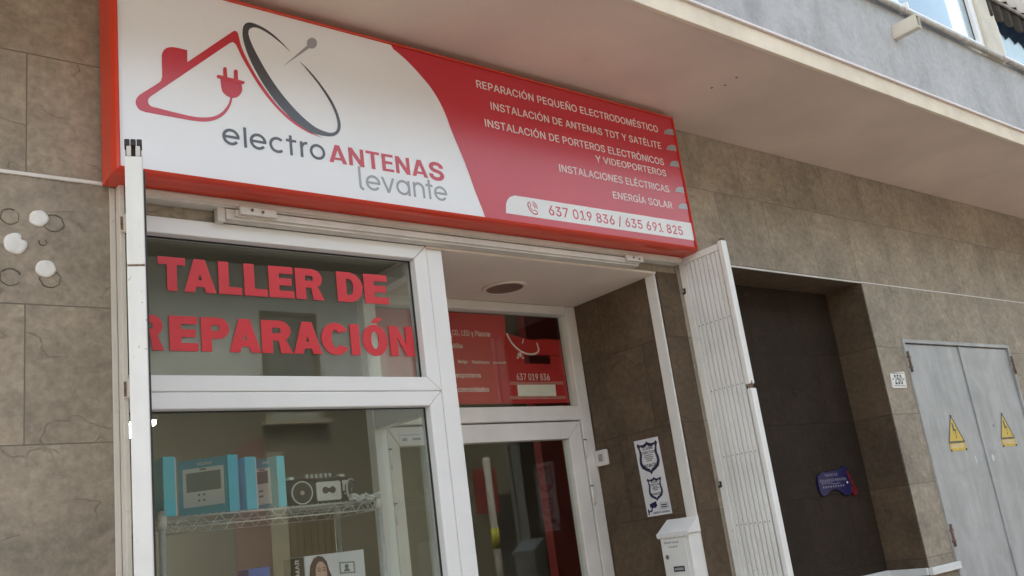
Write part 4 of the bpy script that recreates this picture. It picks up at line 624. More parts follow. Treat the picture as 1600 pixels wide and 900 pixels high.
# =================================================================== shop sign
sg_ = thing('shop_sign', 'long red framed signboard, white and red, with a house and dish logo', 'sign', (2.26, -.02, 2.9))
FX0, FX1, FZ0, FZ1 = .857, 3.672, 2.914, 3.640
def frame_profile():
    """a moulded box frame round the face: depth .13, rounded lip"""
    bm = B()
    prof = [(.016, -.02), (.016, -.118), (.013, -.138), (.007, -.150), (.0, -.156), (-.004, -.154), (-.004, -.02)]   # outward offset, y
    cor = [(FX0, FZ0, -1, -1), (FX1, FZ0, 1, -1), (FX1, FZ1, 1, 1), (FX0, FZ1, -1, 1)]
    rs = [[bm.verts.new((x + sx * o, y, z + sz * o)) for o, y in prof] for x, z, sx, sz in cor]
    for i in range(4):
        a, b_ = rs[i], rs[(i + 1) % 4]
        for k in range(len(prof)): bm.faces.new((a[k], b_[k], b_[(k + 1) % len(prof)], a[(k + 1) % len(prof)]))
    return bm
obj('sign_frame', frame_profile(), 'red', sg_)
obj('sign_panel', boxes((FX0 + .005, FX1 - .005, -.1455, -.03, FZ0 + .005, FZ1 - .005)), 'face', sg_)
SF = front(-.146)
top = FZ1 - .0055
red = [(x, min(z, top)) for x, z in smooth(SWOOSH)[:(len(SWOOSH) - 1) * 4 + 1]]
red = [(red[0][0], top)] + red[1:-1] + [(red[-1][0], FZ0 + .0055), (FX1 - .0055, FZ0 + .0055), (FX1 - .0055, top)]
obj('red_field', prism(B(), red, SF, 0, .0008), 'print_red', sg_)
obj('house_emblem', prism(B(), smooth(ROOF), SF, 0, .0008), 'print_red', sg_)
pl = B()
for i, p in enumerate(PLUG): prism(pl, smooth(p) if i == 0 else p, SF, 0, .0008 + .0002 * i)
obj('plug_emblem', pl, 'print_red', sg_)
obj('dish_emblem', prism(B(), smooth(DISH), SF, 0, .0011), 'print_dark', sg_)
fd = B()
for i, p in enumerate(FEED): prism(fd, p, SF, 0, .0009 + .0003 * i)
obj('antenna_emblem', fd, 'print_grey', sg_)
obj('phone_strip', prism(B(), [(2.4427, 2.9535), (2.4500, 2.995), (2.4600, 3.015), (2.4770, 3.032), (2.5045, 3.0425), (3.6662, 3.0500), (3.6662, 2.9560)], SF, .0008, .0016), 'print_white', sg_)
for p in TABS: obj('edge_tab', prism(B(), [(min(x, 3.6655), z) for x, z in p], SF, .0008, .0018), 'print_grey', sg_)
def sign_line(s, u0, u1, v, cap, mat, w=.0008, bold=0.004, name='lettering', t=.0007, heavy=0): return obj(name, text(B(), s, u0, u1, v, cap, SF, w, w + t, bold, heavy=heavy), mat, sg_)
sign_line('REPARACIÓN PEQUEÑO ELECTRODOMÉSTICO', 2.3745, 3.5430, 3.5345, .0365, 'print_white')
sign_line('INSTALACIÓN DE ANTENAS TDT Y SATÉLITE', 2.4395, 3.5432, 3.4410, .0365, 'print_white')
sign_line('INSTALACIÓN DE PORTEROS ELECTRÓNICOS', 2.3940, 3.5408, 3.3500, .0365, 'print_white')
sign_line('Y VIDEOPORTEROS', 3.0458, 3.5425, 3.2890, .0345, 'print_white')
sign_line('INSTALACIONES ELÉCTRICAS', 2.7980, 3.5425, 3.2010, .0365, 'print_white')
sign_line('ENERGÍA SOLAR', 3.1240, 3.5436, 3.1140, .0355, 'print_white')
sign_line('637 019 836 / 635 691 825', 2.6925, 3.5865, 2.9755, .0465, 'print_red', .0016, .009)
# handset symbol
hb = B()
stroke(hb, [(2.577, 3.020), (2.573, 3.006), (2.578, 2.990), (2.590, 2.976), (2.606, 2.968), (2.622, 2.971)], .006, SF, .0016, .0022)
stroke(hb, [(2.577, 3.020), (2.585, 3.023), (2.590, 3.010), (2.585, 3.003), (2.590, 2.992), (2.600, 2.984), (2.608, 2.988), (2.622, 2.983), (2.622, 2.971)], .004, SF, .0016, .0024)
for r_ in (.012, .020, .028): stroke(hb, [(2.598 + r_ * math.cos(R(a)), 3.000 + r_ * math.sin(R(a))) for a in range(-10, 95, 15)], .0035, SF, .0016, .0023)
obj('phone_symbol', hb, 'print_red', sg_)
# the trade name: round lower case letters drawn as single strokes
def round_a(bm, u, v, r, wd, t): ring(bm, circ(u, v + r, r, 40), circ(u, v + r, r - wd, 40), SF, 0, t); prism(bm, [(u + r - wd, v), (u + r, v), (u + r, v + 2 * r), (u + r - wd, v + 2 * r)], SF, 0, t + .0003)
def arc(u, v, r, a0, a1, n=28): return [(u + r * math.cos(R(a0 + (a1 - a0) * i / n)), v + r * math.sin(R(a0 + (a1 - a0) * i / n))) for i in range(n + 1)]
def round_e(bm, u, v, r, wd, t): stroke(bm, arc(u, v + r, r - wd / 2, 0, 322), wd, SF, 0, t); prism(bm, [(u - r + wd, v + r - wd * .45), (u + r - wd * .1, v + r - wd * .45), (u + r - wd * .1, v + r + wd * .45), (u - r + wd, v + r + wd * .45)], SF, 0, t + .0003)
def bar(bm, u, v0, v1, wd, t): prism(bm, [(u - wd / 2, v0), (u + wd / 2, v0), (u + wd / 2, v1), (u - wd / 2, v1)], SF, 0, t)
wd = .0105; v0 = 3.0575; r = .0315
el = B()
round_e(el, 1.2375, v0, r, wd, .0008)
bar(el, 1.2893, v0, v0 + .078, wd, .0008)
round_e(el, 1.3375, v0, r, wd, .0008)
stroke(el, arc(1.411, v0 + r, r - wd / 2, 48, 312), wd, SF, 0, .0008)
bar(el, 1.4640, v0, v0 + .079, wd, .0008); prism(el, [(1.446, v0 + .0535), (1.486, v0 + .0535), (1.486, v0 + .063), (1.446, v0 + .063)], SF, 0, .0011)
bar(el, 1.5060, v0, v0 + .063, wd, .0008); stroke(el, arc(1.5280, v0 + .0385, .0205, 172, 82, 12), wd * .95, SF, 0, .0011)
ring(el, circ(1.5705, v0 + r, r, 40), circ(1.5705, v0 + r, r - wd, 40), SF, 0, .0008)
obj('trade_name', el, 'print_dark', sg_)
sign_line('ANTENAS', 1.6170, 2.1400, 3.0575, .0735, 'print_red', 0, .024, 'trade_name', heavy=.185)
lv = B(); v0 = 2.9660; r = .0320; wd = .0098
bar(lv, 1.7415, v0 + .012, v0 + .092, wd, .0008); stroke(lv, arc(1.7545, v0 + .0135, .0130, 180, 275, 12), wd, SF, 0, .0011)
round_e(lv, 1.7985, v0, r, wd, .0008)
prism(lv, [(1.835, v0 + .064), (1.846, v0 + .064), (1.8655, v0 + .014), (1.885, v0 + .064), (1.896, v0 + .064), (1.8705, v0), (1.8605, v0)], SF, 0, .0008)
round_a(lv, 1.9340, v0, r, wd, .0008)
bar(lv, 1.9860, v0, v0 + .064, wd, .0008); stroke(lv, arc(2.0080, v0 + .0385, .0220, 180, 0, 20) + [(2.0300, v0)], wd, SF, 0, .0011)
bar(lv, 2.0590, v0, v0 + .084, wd, .0008); prism(lv, [(2.043, v0 + .0545), (2.075, v0 + .0545), (2.075, v0 + .0640), (2.043, v0 + .0640)], SF, 0, .0011)
round_e(lv, 2.1125, v0, r, wd, .0008)
obj('trade_name', lv, 'print_grey', sg_)

# =================================================================== gate guide rail under the sign
gr = thing('guide_rail', 'cream painted gate guide rail under the red signboard', 'gate rail', (2.27, 0, 2.82))
obj('top_rail', boxes((.922, 3.66, -.045, .0115, 2.866, 2.9), (.922, 3.66, -.052, -.046, 2.872, 2.893)), 'rail', gr, bevel=.003)
obj('lower_channel', boxes((1.25, 3.335, -.042, .0, 2.824, 2.8615), (1.28, 3.335, -.052, -.0425, 2.833, 2.858), (1.25, 3.31, -.03, -.001, 2.8225, 2.8235)), 'rail', gr, bevel=.003)
for x0, x1, sx in ((1.29, 1.43, 1), (3.235, 3.35, -1)):
    br = obj('bracket', boxes((x0, x1, -.068, -.0525, 2.838, 2.868)), 'rail', gr, bevel=.003)
    for dx, z in ((.045, 2.856), (.085, 2.853)): obj('bolt', tube(B(), [(x0 + dx, -.072, z), (x0 + dx, -.066, z)], .0055), 'rust', br)
for q in ((1.222, 1.249, -.035, .0, 2.815, 2.868), (3.3365, 3.352, -.03, .0, 2.83, 2.8635)): obj('end_plate', boxes(q), 'rail', gr, bevel=.002)

# =================================================================== folding gates
# right pack, seen on its slatted side
g = thing("folding_gate", 'white folding gate with narrow slats standing open by the dark niche', "gate", (3.69, 0, .02), "folding steel gates of the shop"); O = Vector((3.69, 0, 0)); D = Vector((0, -1, 0))
def blk(bm, d0, d1, t0, t1, z0, z1):
    P = [O + D * d + Vector((1, 0, 0)) * q + Vector((0, 0, z)) for z in (z0, z1) for q in (t0, t1) for d in (d0, d1)]
    v = [bm.verts.new(p) for p in P]
    for f in ((0, 1, 3, 2), (4, 6, 7, 5), (0, 4, 5, 1), (2, 3, 7, 6), (0, 2, 6, 4), (1, 5, 7, 3)): bm.faces.new([v[i] for i in f])
    return bm
obj('frame', blk(blk(blk(B(), .0, .042, -.004, .022, .03, 2.902), .0425, .262, -.004, .022, 2.868, 2.902), .0425, .262, -.004, .022, .03, .07), 'gate', g, bevel=.003)
for i in range(8):
    d0 = .0445 + i * .0274
    sl_ = obj('slat', blk(B(), d0, d0 + .0228, .001 + (.0008 if i % 3 == 0 else 0), .016, .0705, 2.8675), 'gate', g, bevel=.003)
    p = O + D * (d0 + .013)
    for z in (1.25, 1.548, 1.873, 2.197, 2.53): obj('rivet', tube(B(), [(p.x - .0012, p.y, z), (p.x + .003, p.y, z)], .0036, 8), 'zinc', sl_)
obj('edge_tube', blk(blk(B(), .266, .297, -.006, .034, 2.185, 2.912), .271, .300, -.006, .034, .03, 2.165), 'gate', g, bevel=.006)
obj('edge_cap', blk(B(), .274, .294, .004, .026, 2.9125, 2.926), 'rust', g, bevel=.003)
obj('lock_rod', tube(B(), [(3.70, -.287, 2.14), (3.70, -.287, 2.2)], .012), 'rust', g)
obj('gap_shade_sheet', blk(B(), .0425, .262, .0165, .0215, .0705, 2.8675), 'rubber', g)  # dark sheet added behind the slats to paint shade into the gaps
obj('rear_leaf', blk(B(), .02, .255, .0235, .034, .04, 2.89), 'gate', g, bevel=.003)
obj('rear_leaf', blk(B(), .02, .25, .037, .050, .04, 2.885), 'gate', g, bevel=.003)
for z in (2.73, 1.72 + .03, 1.03):
    obj('hinge', tube(B(), [(3.684, .004, z - .012), (3.684, -.012, z - .012), (3.684, -.012, z + .012)], .007), 'rubber', g)
# left pack, seen edge on
gl_ = thing('folding_gate', 'chipped white folding gate standing edge on before the shop window', 'gate', (.915, -.02, .02), 'folding steel gates of the shop')
a0, a1 = Vector((.947, -.02, 0)), Vector((.825, -.395, 0))
dv = (a1 - a0).normalized(); tv = Vector((-dv.y, dv.x, 0))
if tv.x < 0: tv = -tv
def lblk(bm, d0, d1, t0, t1, z0, z1):
    L = (a1 - a0).length
    P = [a0 + dv * (d * L) + tv * q + Vector((0, 0, z)) for z in (z0, z1) for q in (t0, t1) for d in (d0, d1)]
    v = [bm.verts.new(p) for p in P]
    for f in ((0, 1, 3, 2), (4, 6, 7, 5), (0, 4, 5, 1), (2, 3, 7, 6), (0, 2, 6, 4), (1, 5, 7, 3)): bm.faces.new([v[i] for i in f])
    return bm
obj('leaf', lblk(B(), .03, .93, -.024, -.010, .03, 2.86), 'gate', gl_, bevel=.003)
obj('leaf', lblk(B(), .03, .93, -.006, .006, .03, 2.86), 'gate', gl_, bevel=.003)
obj('leaf', lblk(B(), .03, .93, .010, .026, .03, 2.86), 'gate', gl_, bevel=.003)
obj('edge_tube', lblk(lblk(B(), .935, 1.0, -.0245, .0245, 2.505, 2.842), .935, 1.0, -.0245, .0245, .03, 2.500), 'gate', gl_, bevel=.003)
obj('tube_seam', lblk(B(), .94, .997, -.022, .022, 2.4995, 2.5055), 'rust', gl_)
obj('edge_strip', lblk(B(), .95, .985, .0255, .031, .03, 2.80), 'rubber', gl_)
for q0, q1 in ((-.019, -.006), (.006, .019)):
    obj('tube_tongue', lblk(B(), .965, .998, q0, q1, 2.8425, 2.876), 'rail', gl_, bevel=.002)
for q in (-.017, 0, .017):
    obj('roller', lblk(B(), .90, 1.0, q - .0075, q + .0075, 2.8765, 2.898), 'rubber', gl_, bevel=.003)
obj('roller', lblk(B(), .90, .96, -.022, .022, 2.843, 2.876), 'rubber', gl_)
for z in (2.76, 2.215, 1.1):
    hg = obj('hinge', boxes((.887, .9215, -.062, -.047, z - .03, z + .03)), 'rail', gl_, bevel=.003)
    obj('hinge_pin', tube(B(), [(.915, -.058, z - .042), (.915, -.058, z + .04)], .010), 'rail', hg, smooth=True)
    obj('rust_mark', boxes((.884, .892, -.0635, -.0625, z - .026, z + .02)), 'rust', hg)
obj('jamb', boxes((.887, .904, -.046, -.001, .0, 2.9)), 'rail', gl_, bevel=.003)
obj('jamb_edge', boxes((.868, .8855, -.008, -.0005, .0, 2.9)), 'rail', gl_, bevel=.002)

# =================================================================== lettering on the window
GP = front(.0445)
for lab, s, v, cap, slots in (
    ('upper line of big red letters on the shop window', 'TALLER DE', 2.5728, .1205, [(1.0351, 1.1277), (1.1218, 1.2345), (1.2445, 1.3293), (1.3388, 1.4259), (1.4326, 1.5306), (1.5383, 1.6529), (1.7102, 1.8217), (1.8294, 1.9368)]),
    ('lower line of big red letters on the shop window, partly behind the gate', 'REPARACIÓN', 2.3638, .1212, [(.9509, 1.0473), (1.0657, 1.1631), (1.1742, 1.2737), (1.2722, 1.3877), (1.3917, 1.5093), (1.5136, 1.6271), (1.6271, 1.7373), (1.7502, 1.7881), (1.8011, 1.9117), (1.9234, 2.0328)])):
    tag(obj('window_lettering', text(B(), s, 0, 1, v, cap, GP, .0001, .0026, heavy=.285, slots=slots), 'vinyl'), lab, 'lettering', 'red letters on the window')

# =================================================================== banner behind the transom
bn = thing('banner', 'red printed banner behind the glass above the entrance door', 'banner', (2.8, .675, 2.28))
BP = front(.674)
obj('banner_sheet', prism(prism(B(), [(2.215, 2.755), (3.0399, 2.755), (3.0323, 2.6585), (3.10, 2.645), (3.1729, 2.6324), (3.20, 2.628), (3.26, 2.631), (3.28, 2.636), (3.3749, 2.6345), (3.405, 2.6345), (3.405, 2.5490), (3.1732, 2.5445), (3.1387, 2.5395), (3.1319, 2.4987), (3.3139, 2.4965), (3.317, 2.5440), (3.405, 2.5468), (3.405, 2.287), (2.215, 2.287)], BP, -.002, 0), [(2.22, 2.76), (2.23, 2.76), (2.23, 2.7555), (2.22, 2.7555)], BP, -.002, 0), 'banner', bn)
def bline(s, u0, u1, v, cap, bold=.004): obj('lettering', text(B(), s, u0, u1, v, cap, BP, .0003, .0009, bold), 'btext', bn)
bline(', LCD, LED y Plasma', 2.655, 2.9262, 2.636, .0275); bline('TDT', 2.638, 2.6888, 2.6046, .0265); bline('satélite', 2.630, 2.7446, 2.5698, .024); bline('s)', 2.650, 2.676, 2.526, .022)
bline('Belge', 2.705, 2.762, 2.4935, .016); bline('Nederlands', 2.79, 2.900, 2.493, .016); bline('русский', 2.925, 3.007, 2.4945, .013); bline('ano', 2.646, 2.676, 2.4945, .012)
bline('videoporteros', 2.636, 2.8348, 2.4205, .0245, .012); bline('de comunidades', 2.640, 2.875, 2.3487, .0255, .014)
bline('637 019 836', 3.0654, 3.2918, 2.409, .035, .004)
ds = B(); stroke(ds, [(3.0381, 2.6588), (3.048, 2.634), (3.064, 2.6074), (3.088, 2.583), (3.1181, 2.5628), (3.150, 2.552), (3.1782, 2.548), (3.208, 2.551), (3.2313, 2.5592), (3.241, 2.570), (3.2432, 2.5814), (3.2368, 2.6125)], .010, BP, .0003, .0009); stroke(ds, [(3.135, 2.6064), (3.148, 2.632)], .006, BP, .0003, .0009)
obj('dish_emblem', ds, 'btext', bn)
obj('letter_emblem', text(B(), 'A', 3.082, 3.134, 2.5235, .036, BP, .0003, .0012, .03), 'btext', bn)
pp = thing('paper_sheet', 'blank white paper taped over the red banner', 'paper', (3.19, .673, 2.31))
obj('sheet', prism(B(), [(3.0622, 2.3999), (3.3248, 2.3988), (3.3191, 2.3081), (3.0585, 2.3104)], BP, .0012, .0018), 'paper', pp)
obj('tape_strip', prism(B(), [(3.0169, 2.3998), (3.3843, 2.402), (3.3807, 2.386), (3.0156, 2.3835)], BP, .0019, .0022), 'tape', pp)
obj('tape_strip', prism(B(), [(3.0026, 2.3250), (3.3857, 2.3235), (3.3825, 2.3076), (2.9997, 2.3092)], BP, .0019, .0022), 'tape', pp)

# =================================================================== things on the recess wall
RW = Plane((3.5, 0, 0), (0, -1, 0), (0, 0, 1), (-1, 0, 0))      # u = -y, seen from the left
st = thing('alarm_sticker', 'white alarm notice with two dark shield emblems on the entrance side wall', 'sticker', (3.5, .24, 1.64))
obj('notice_sheet', prism(B(), [(-.338, 2.02), (-.172, 2.018), (-.162, 1.644), (-.326, 1.642)], RW, .0006, .0016), 'sticker', st)
def shield(uc, zt, h, wdt):
    o = [(-.5, -.06), (-.44, -.0), (-.36, -.05), (-.2, -.06), (-.06, -.02), (0, .03), (.06, -.02), (.2, -.06), (.36, -.05), (.44, 0), (.5, -.06), (.43, -.2), (.42, -.35), (.47, -.5), (.48, -.62), (.40, -.76), (.22, -.85), (.07, -.9), (0, -.98), (-.07, -.9), (-.22, -.85), (-.40, -.76), (-.48, -.62), (-.47, -.5), (-.42, -.35), (-.43, -.2)]
    O_ = [(uc + x * wdt, zt + z * h) for x, z in o]
    I_ = [(uc + x * wdt * .75, zt - .46 * h + (z + .46) * h * .77) for x, z in o]
    return ring(B(), O_, I_, RW, .0016, .0021)
obj('shield_emblem', shield(-.2525, 2.003, .165, .142), 'navy', st); obj('shield_emblem', shield(-.2440, 1.826, .118, .098), 'navy', st)
def sline(s, u0, u1, v, cap, bold=.01): obj('lettering', text(B(), s, u0, u1, v, cap, RW, .0016, .0021, bold), 'navy', st)
sline('ALARMA', -.288, -.216, 1.965, .014); sline('CONECTADA', -.300, -.205, 1.945, .014); sline('acacio', -.298, -.204, 1.880, .020, .02)
sline('ALARMA', -.268, -.220, 1.800, .009); sline('CONECTADA', -.276, -.213, 1.787, .009); sline('acacio', -.277, -.212, 1.741, .014, .02)
sline('CAMARA DE SEGURIDAD', -.285, -.175, 1.652, .010)
mk = B()
for z, a, b_ in ((1.935, -.28, -.225), (1.926, -.283, -.222), (1.917, -.275, -.23), (1.908, -.27, -.236), (1.778, -.262, -.226), (1.771, -.266, -.222), (1.763, -.258, -.23)):
    x = a
    while x < b_: prism(mk, [(x, z), (x + .004, z), (x + .004, z + .005), (x, z + .005)], RW, .0016, .002); x += .0062
ring(mk, [(-.232, 1.700), (-.178, 1.700), (-.178, 1.671), (-.232, 1.671)], [(-.2305, 1.6985), (-.1795, 1.6985), (-.1795, 1.6725), (-.2305, 1.6725)], RW, .0016, .002)
for z in (1.690, 1.680): prism(mk, [(-.225, z - .003), (-.185, z - .003), (-.185, z + .003), (-.225, z + .003)], RW, .0016, .002)
obj('small_print', mk, 'navy', st)
cm = B(); prism(cm, [(-.300, 1.702), (-.255, 1.712), (-.250, 1.690), (-.262, 1.680), (-.298, 1.684)], RW, .0016, .002); stroke(cm, [(-.285, 1.684), (-.292, 1.668), (-.315, 1.665)], .008, RW, .0016, .0022); prism(cm, [(-.318, 1.678), (-.310, 1.678), (-.310, 1.650), (-.318, 1.650)], RW, .0016, .0024)
obj('camera_emblem', cm, 'plum', st)

bell = thing('keypad', 'small white wall unit with a grey screen beside the door frame', 'keypad', (3.5, .575, 1.93))
obj('case', boxes((3.478, 3.4997, .532, .618, 1.932, 2.014)), 'upvc_old', bell, bevel=.006)
obj('display', boxes((3.4772, 3.4778, .557, .590, 1.955, 1.993)), 'zinc', bell)

mb = thing('mailbox', 'white metal letterbox with a scalloped lid below the alarm notice', 'mailbox', (3.45, .095, 1.14))
obj('body', boxes((3.408, 3.488, .004, .186, 1.14, 1.5445)), 'mail', mb, bevel=.004)
ld = B()
prof = [(3.398, 1.545), (3.398, 1.5525), (3.489, 1.616), (3.489, 1.545)]
for ya, yb in ((-.004, .195),):
    A = [ld.verts.new((x, ya, z)) for x, z in prof]; Z = [ld.verts.new((x, yb, z)) for x, z in prof]
    ld.faces.new(A); ld.faces.new(Z[::-1])
    for i in range(4): ld.faces.new((A[i], A[(i + 1) % 4], Z[(i + 1) % 4], Z[i]))
lid = obj('lid', ld, 'mail', mb)
sc = B(); n = 7; prev = []
MP = Plane((3.398, 0, 0), (0, -1, 0), (0, 0, 1), (-1, 0, 0))
pts = [(-.195, 1.5555), (-.195, 1.545)]
for i in range(n):
    c = -.195 + .199 * (i + .5) / n
    pts += [(c + .0142 * math.cos(R(180 + a)), 1.545 + .0125 * math.sin(R(180 + a))) for a in range(20, 180, 20)] + [(-.195 + .199 * (i + 1) / n, 1.545)]
pts += [(.004, 1.5555)]
obj('scalloped_edge', prism(sc, pts, MP, -.002, .001), 'mail', lid)
MB = Plane((3.408, 0, 0), (0, -1, 0), (0, 0, 1), (-1, 0, 0))
obj('door_panel', prism(B(), [(-.178, 1.16), (-.030, 1.16), (-.030, 1.528), (-.178, 1.528)], MB, .0003, .0035), 'mail', mb, bevel=.001)
kl = obj('lock', prism(B(), circ(-.152, 1.447, .011, 16), MB, .0036, .007), 'zinc', mb); obj('keyhole', prism(B(), [(-.154, 1.455), (-.150, 1.455), (-.150, 1.438), (-.154, 1.438)], MB, .0071, .0076), 'rubber', kl)
nf = obj('name_slot', prism(B(), [(-.124, 1.378), (-.058, 1.378), (-.058, 1.402), (-.124, 1.402)], MB, .0036, .006), 'rubber', mb); obj('name_card', prism(B(), [(-.118, 1.384), (-.064, 1.384), (-.064, 1.396), (-.118, 1.396)], MB, .0061, .0064), 'print_grey', nf)
hw = B(); random.seed(3)
for s, u, v in (('Buzon Local', -.160, 1.507), ('Local A', -.135, 1.487)): text(hw, s, u, u + .0082 * len(s), v, .010, MB, .0036, .004, .0)
obj('handwriting', hw, 'ink', mb)

# =================================================================== plaster dabs on the left wall
def dab(label, u, v, r, sd_, notch=None):
    random.seed(sd_); bm = B(); n = 48; ph = random.uniform(0, 6)
    rr = [r * (1 + .03 * math.sin(2 * math.pi * i / n * 2 + ph) + .025 * math.sin(2 * math.pi * i / n * 5 + ph * 2) + random.uniform(-.008, .008)) for i in range(n)]
    if notch is not None:
        for k in range(6): rr[(notch + k) % n] *= (.9, .78, .7, .68, .8, .93)[k]
    a = [bm.verts.new(F(u + rr[i] * math.cos(2 * math.pi * i / n), v + rr[i] * math.sin(2 * math.pi * i / n), -.002)) for i in range(n)]
    b_ = [bm.verts.new(F(u + rr[i] * .97 * math.cos(2 * math.pi * i / n), v + rr[i] * .97 * math.sin(2 * math.pi * i / n), .006)) for i in range(n)]
    c = [bm.verts.new(F(u + rr[i] * .7 * math.cos(2 * math.pi * i / n), v + rr[i] * .7 * math.sin(2 * math.pi * i / n), .0075 + random.uniform(-.0004, .0004))) for i in range(n)]
    d = bm.verts.new(F(u, v, .0078))
    for i in range(n):
        j = (i + 1) % n
        bm.faces.new((a[i], a[j], b_[j], b_[i])); bm.faces.new((b_[i], b_[j], c[j], c[i])); bm.faces.new((c[i], c[j], d))
    tag(obj('plaster_dab', bm, 'plaster', smooth=True), label, 'plaster dab', 'white plaster dabs on the left wall')
dab('topmost of three white plaster dabs on the brown wall', .6565, 2.768, .0275, 1)
dab('chipped white plaster dab, the leftmost of three on the brown wall', .5915, 2.678, .0335, 5, 3)
dab('lowest of three white plaster dabs on the brown wall', .6765, 2.604, .0285, 8)

# =================================================================== niche plaque, house number, metal doors
pq = thing('name_plaque', 'blue wavy plaque with red balls on the dark niche wall', 'plaque', (5.2, .26, 1.68))
NP = front(.261)
body = [(4.886, 1.70), (4.892, 1.735), (4.914, 1.757), (4.94, 1.766), (5.04, 1.772), (5.142, 1.777), (5.165, 1.786), (5.192, 1.795), (5.212, 1.78), (5.225, 1.757), (5.228, 1.70), (5.218, 1.64), (5.195, 1.622), (5.168, 1.620), (5.129, 1.628), (5.093, 1.651), (5.044, 1.664), (5.002, 1.660), (4.953, 1.638), (4.925, 1.634), (4.90, 1.642), (4.887, 1.662)]
obj('plaque_board', prism(B(), smooth(body), NP, .0004, .012), 'plum', pq, bevel=.002)
for u, v, r_ in ((5.212, 1.752, .014), (5.224, 1.726, .015), (5.234, 1.695, .018), (5.244, 1.645, .032)):
    obj('red_ball', prism(B(), circ(u, v, r_, 24), NP, .0004, .0125 + r_ * .1), 'plum_red', pq, bevel=.002)
obj('white_stud', prism(B(), circ(5.184, 1.696, .0065, 16), NP, .0122, .016), 'plate', pq)
def pline(s, u0, u1, v, cap): obj('lettering', text(B(), s, u0, u1, v, cap, NP, .0122, .0128, .008), 'plum_text', pq)
pline('MERCHE', 4.970, 5.104, 1.742, .0155); pline('SAVADO MARIN', 4.906, 5.180, 1.711, .0165)
PX = lambda u: 4.89 + .29 * u
PZ = lambda v: 1.668 + .1 * v
obj('wave_line', stroke(B(), [(PX(.1 + .066 * i), PZ(.33 + .05 * math.sin(i * .62))) for i in range(11)], .0035, NP, .0122, .0128), 'plum_text', pq)
pm = B()
for i in range(9): u = .12 + .09 * i; prism(pm, [(PX(u), PZ(.08)), (PX(u + .04), PZ(.08)), (PX(u + .04), PZ(.2)), (PX(u), PZ(.2))], NP, .0122, .0128)
obj('small_print', pm, 'plum_text', pq)

hn = thing('house_number', 'white enamel plate with the number 250 beside the metal doors', 'number plate', (5.6, 0, 2.22))
obj('plate', prism(B(), [(5.505, 2.228), (5.512, 2.221), (5.672, 2.221), (5.678, 2.228), (5.690, 2.322), (5.683, 2.329), (5.522, 2.316), (5.515, 2.309)], F, .0005, .008), 'plate', hn, bevel=.0015)
obj('number', text(B(), '250', 5.548, 5.640, 2.2450, .062, F, .0082, .009, .018), 'print_dark', hn)
hnb = B()
for u in (5.532, 5.659): prism(hnb, circ(u, 2.278, .006, 10), F, .0082, .0092)
stroke(hnb, [(5.528, 2.236), (5.664, 2.236)], .003, F, .0082, .009); stroke(hnb, [(5.540, 2.314), (5.672, 2.318)], .003, F, .0082, .009)
obj('border_print', hnb, 'print_dark', hn)

ud = thing('utility_doors', 'grey galvanised double doors of the electricity cupboard', 'metal doors', (6.52, .02, 1.0))
obj('door_frame', boxes((5.757, 5.7805, -.012, .02, 0, 2.545), (7.271, 7.294, -.012, .02, 0, 2.545), (5.7815, 7.27, -.012, .02, 2.5215, 2.545)), 'steel_door', ud, bevel=.002)
for x0, x1, hx in ((5.785, 6.515, 5.774), (6.527, 7.267, 7.278)):
    dl = obj('door_leaf', boxes((x0, x1, .004, .04, .06, 2.516)), 'steel_door', ud, bevel=.003)
    for z in (2.40, 1.31):
        h_ = obj('hinge', tube(B(), [(hx, -.018, z - .075), (hx, -.018, z + .06)], .008), 'rust', dl, smooth=True)
        obj('hinge_plate', boxes((hx - .02, hx + .025, -.0175, -.0125, z - .05, z - .035), (hx - .02, hx + .025, -.0175, -.0125, z + .015, z + .03)), 'rust', h_)
obj('cover_strip', boxes((6.507, 6.533, -.006, .003, .06, 2.5155)), 'steel_door', ud, bevel=.002)
obj('seam_stain', boxes((6.5335, 6.536, -.003, .0035, .4, 2.515)), 'rust', ud)
mks = B()
for u, v, a, b_ in ((6.735, 1.945, .004, .022), (6.752, 1.948, .004, .02)): prism(mks, [(u, v), (u + a, v), (u + a, v + b_), (u, v + b_)], front(.004), .0002, .0007)
obj('scuff_mark', mks, 'rubber', ud)
mks = B()
for u, v, a, b_ in ((6.36, 1.72, .012, .05), (6.60, 1.72, .02, .045), (6.625, 1.735, .01, .02)): prism(mks, [(u, v), (u + a, v - .005), (u + a * .8, v + b_), (u - .003, v + b_ * .8)], front(.004), .0002, .0007)
obj('paint_fleck', mks, 'plate', ud)
DP = front(.0035)
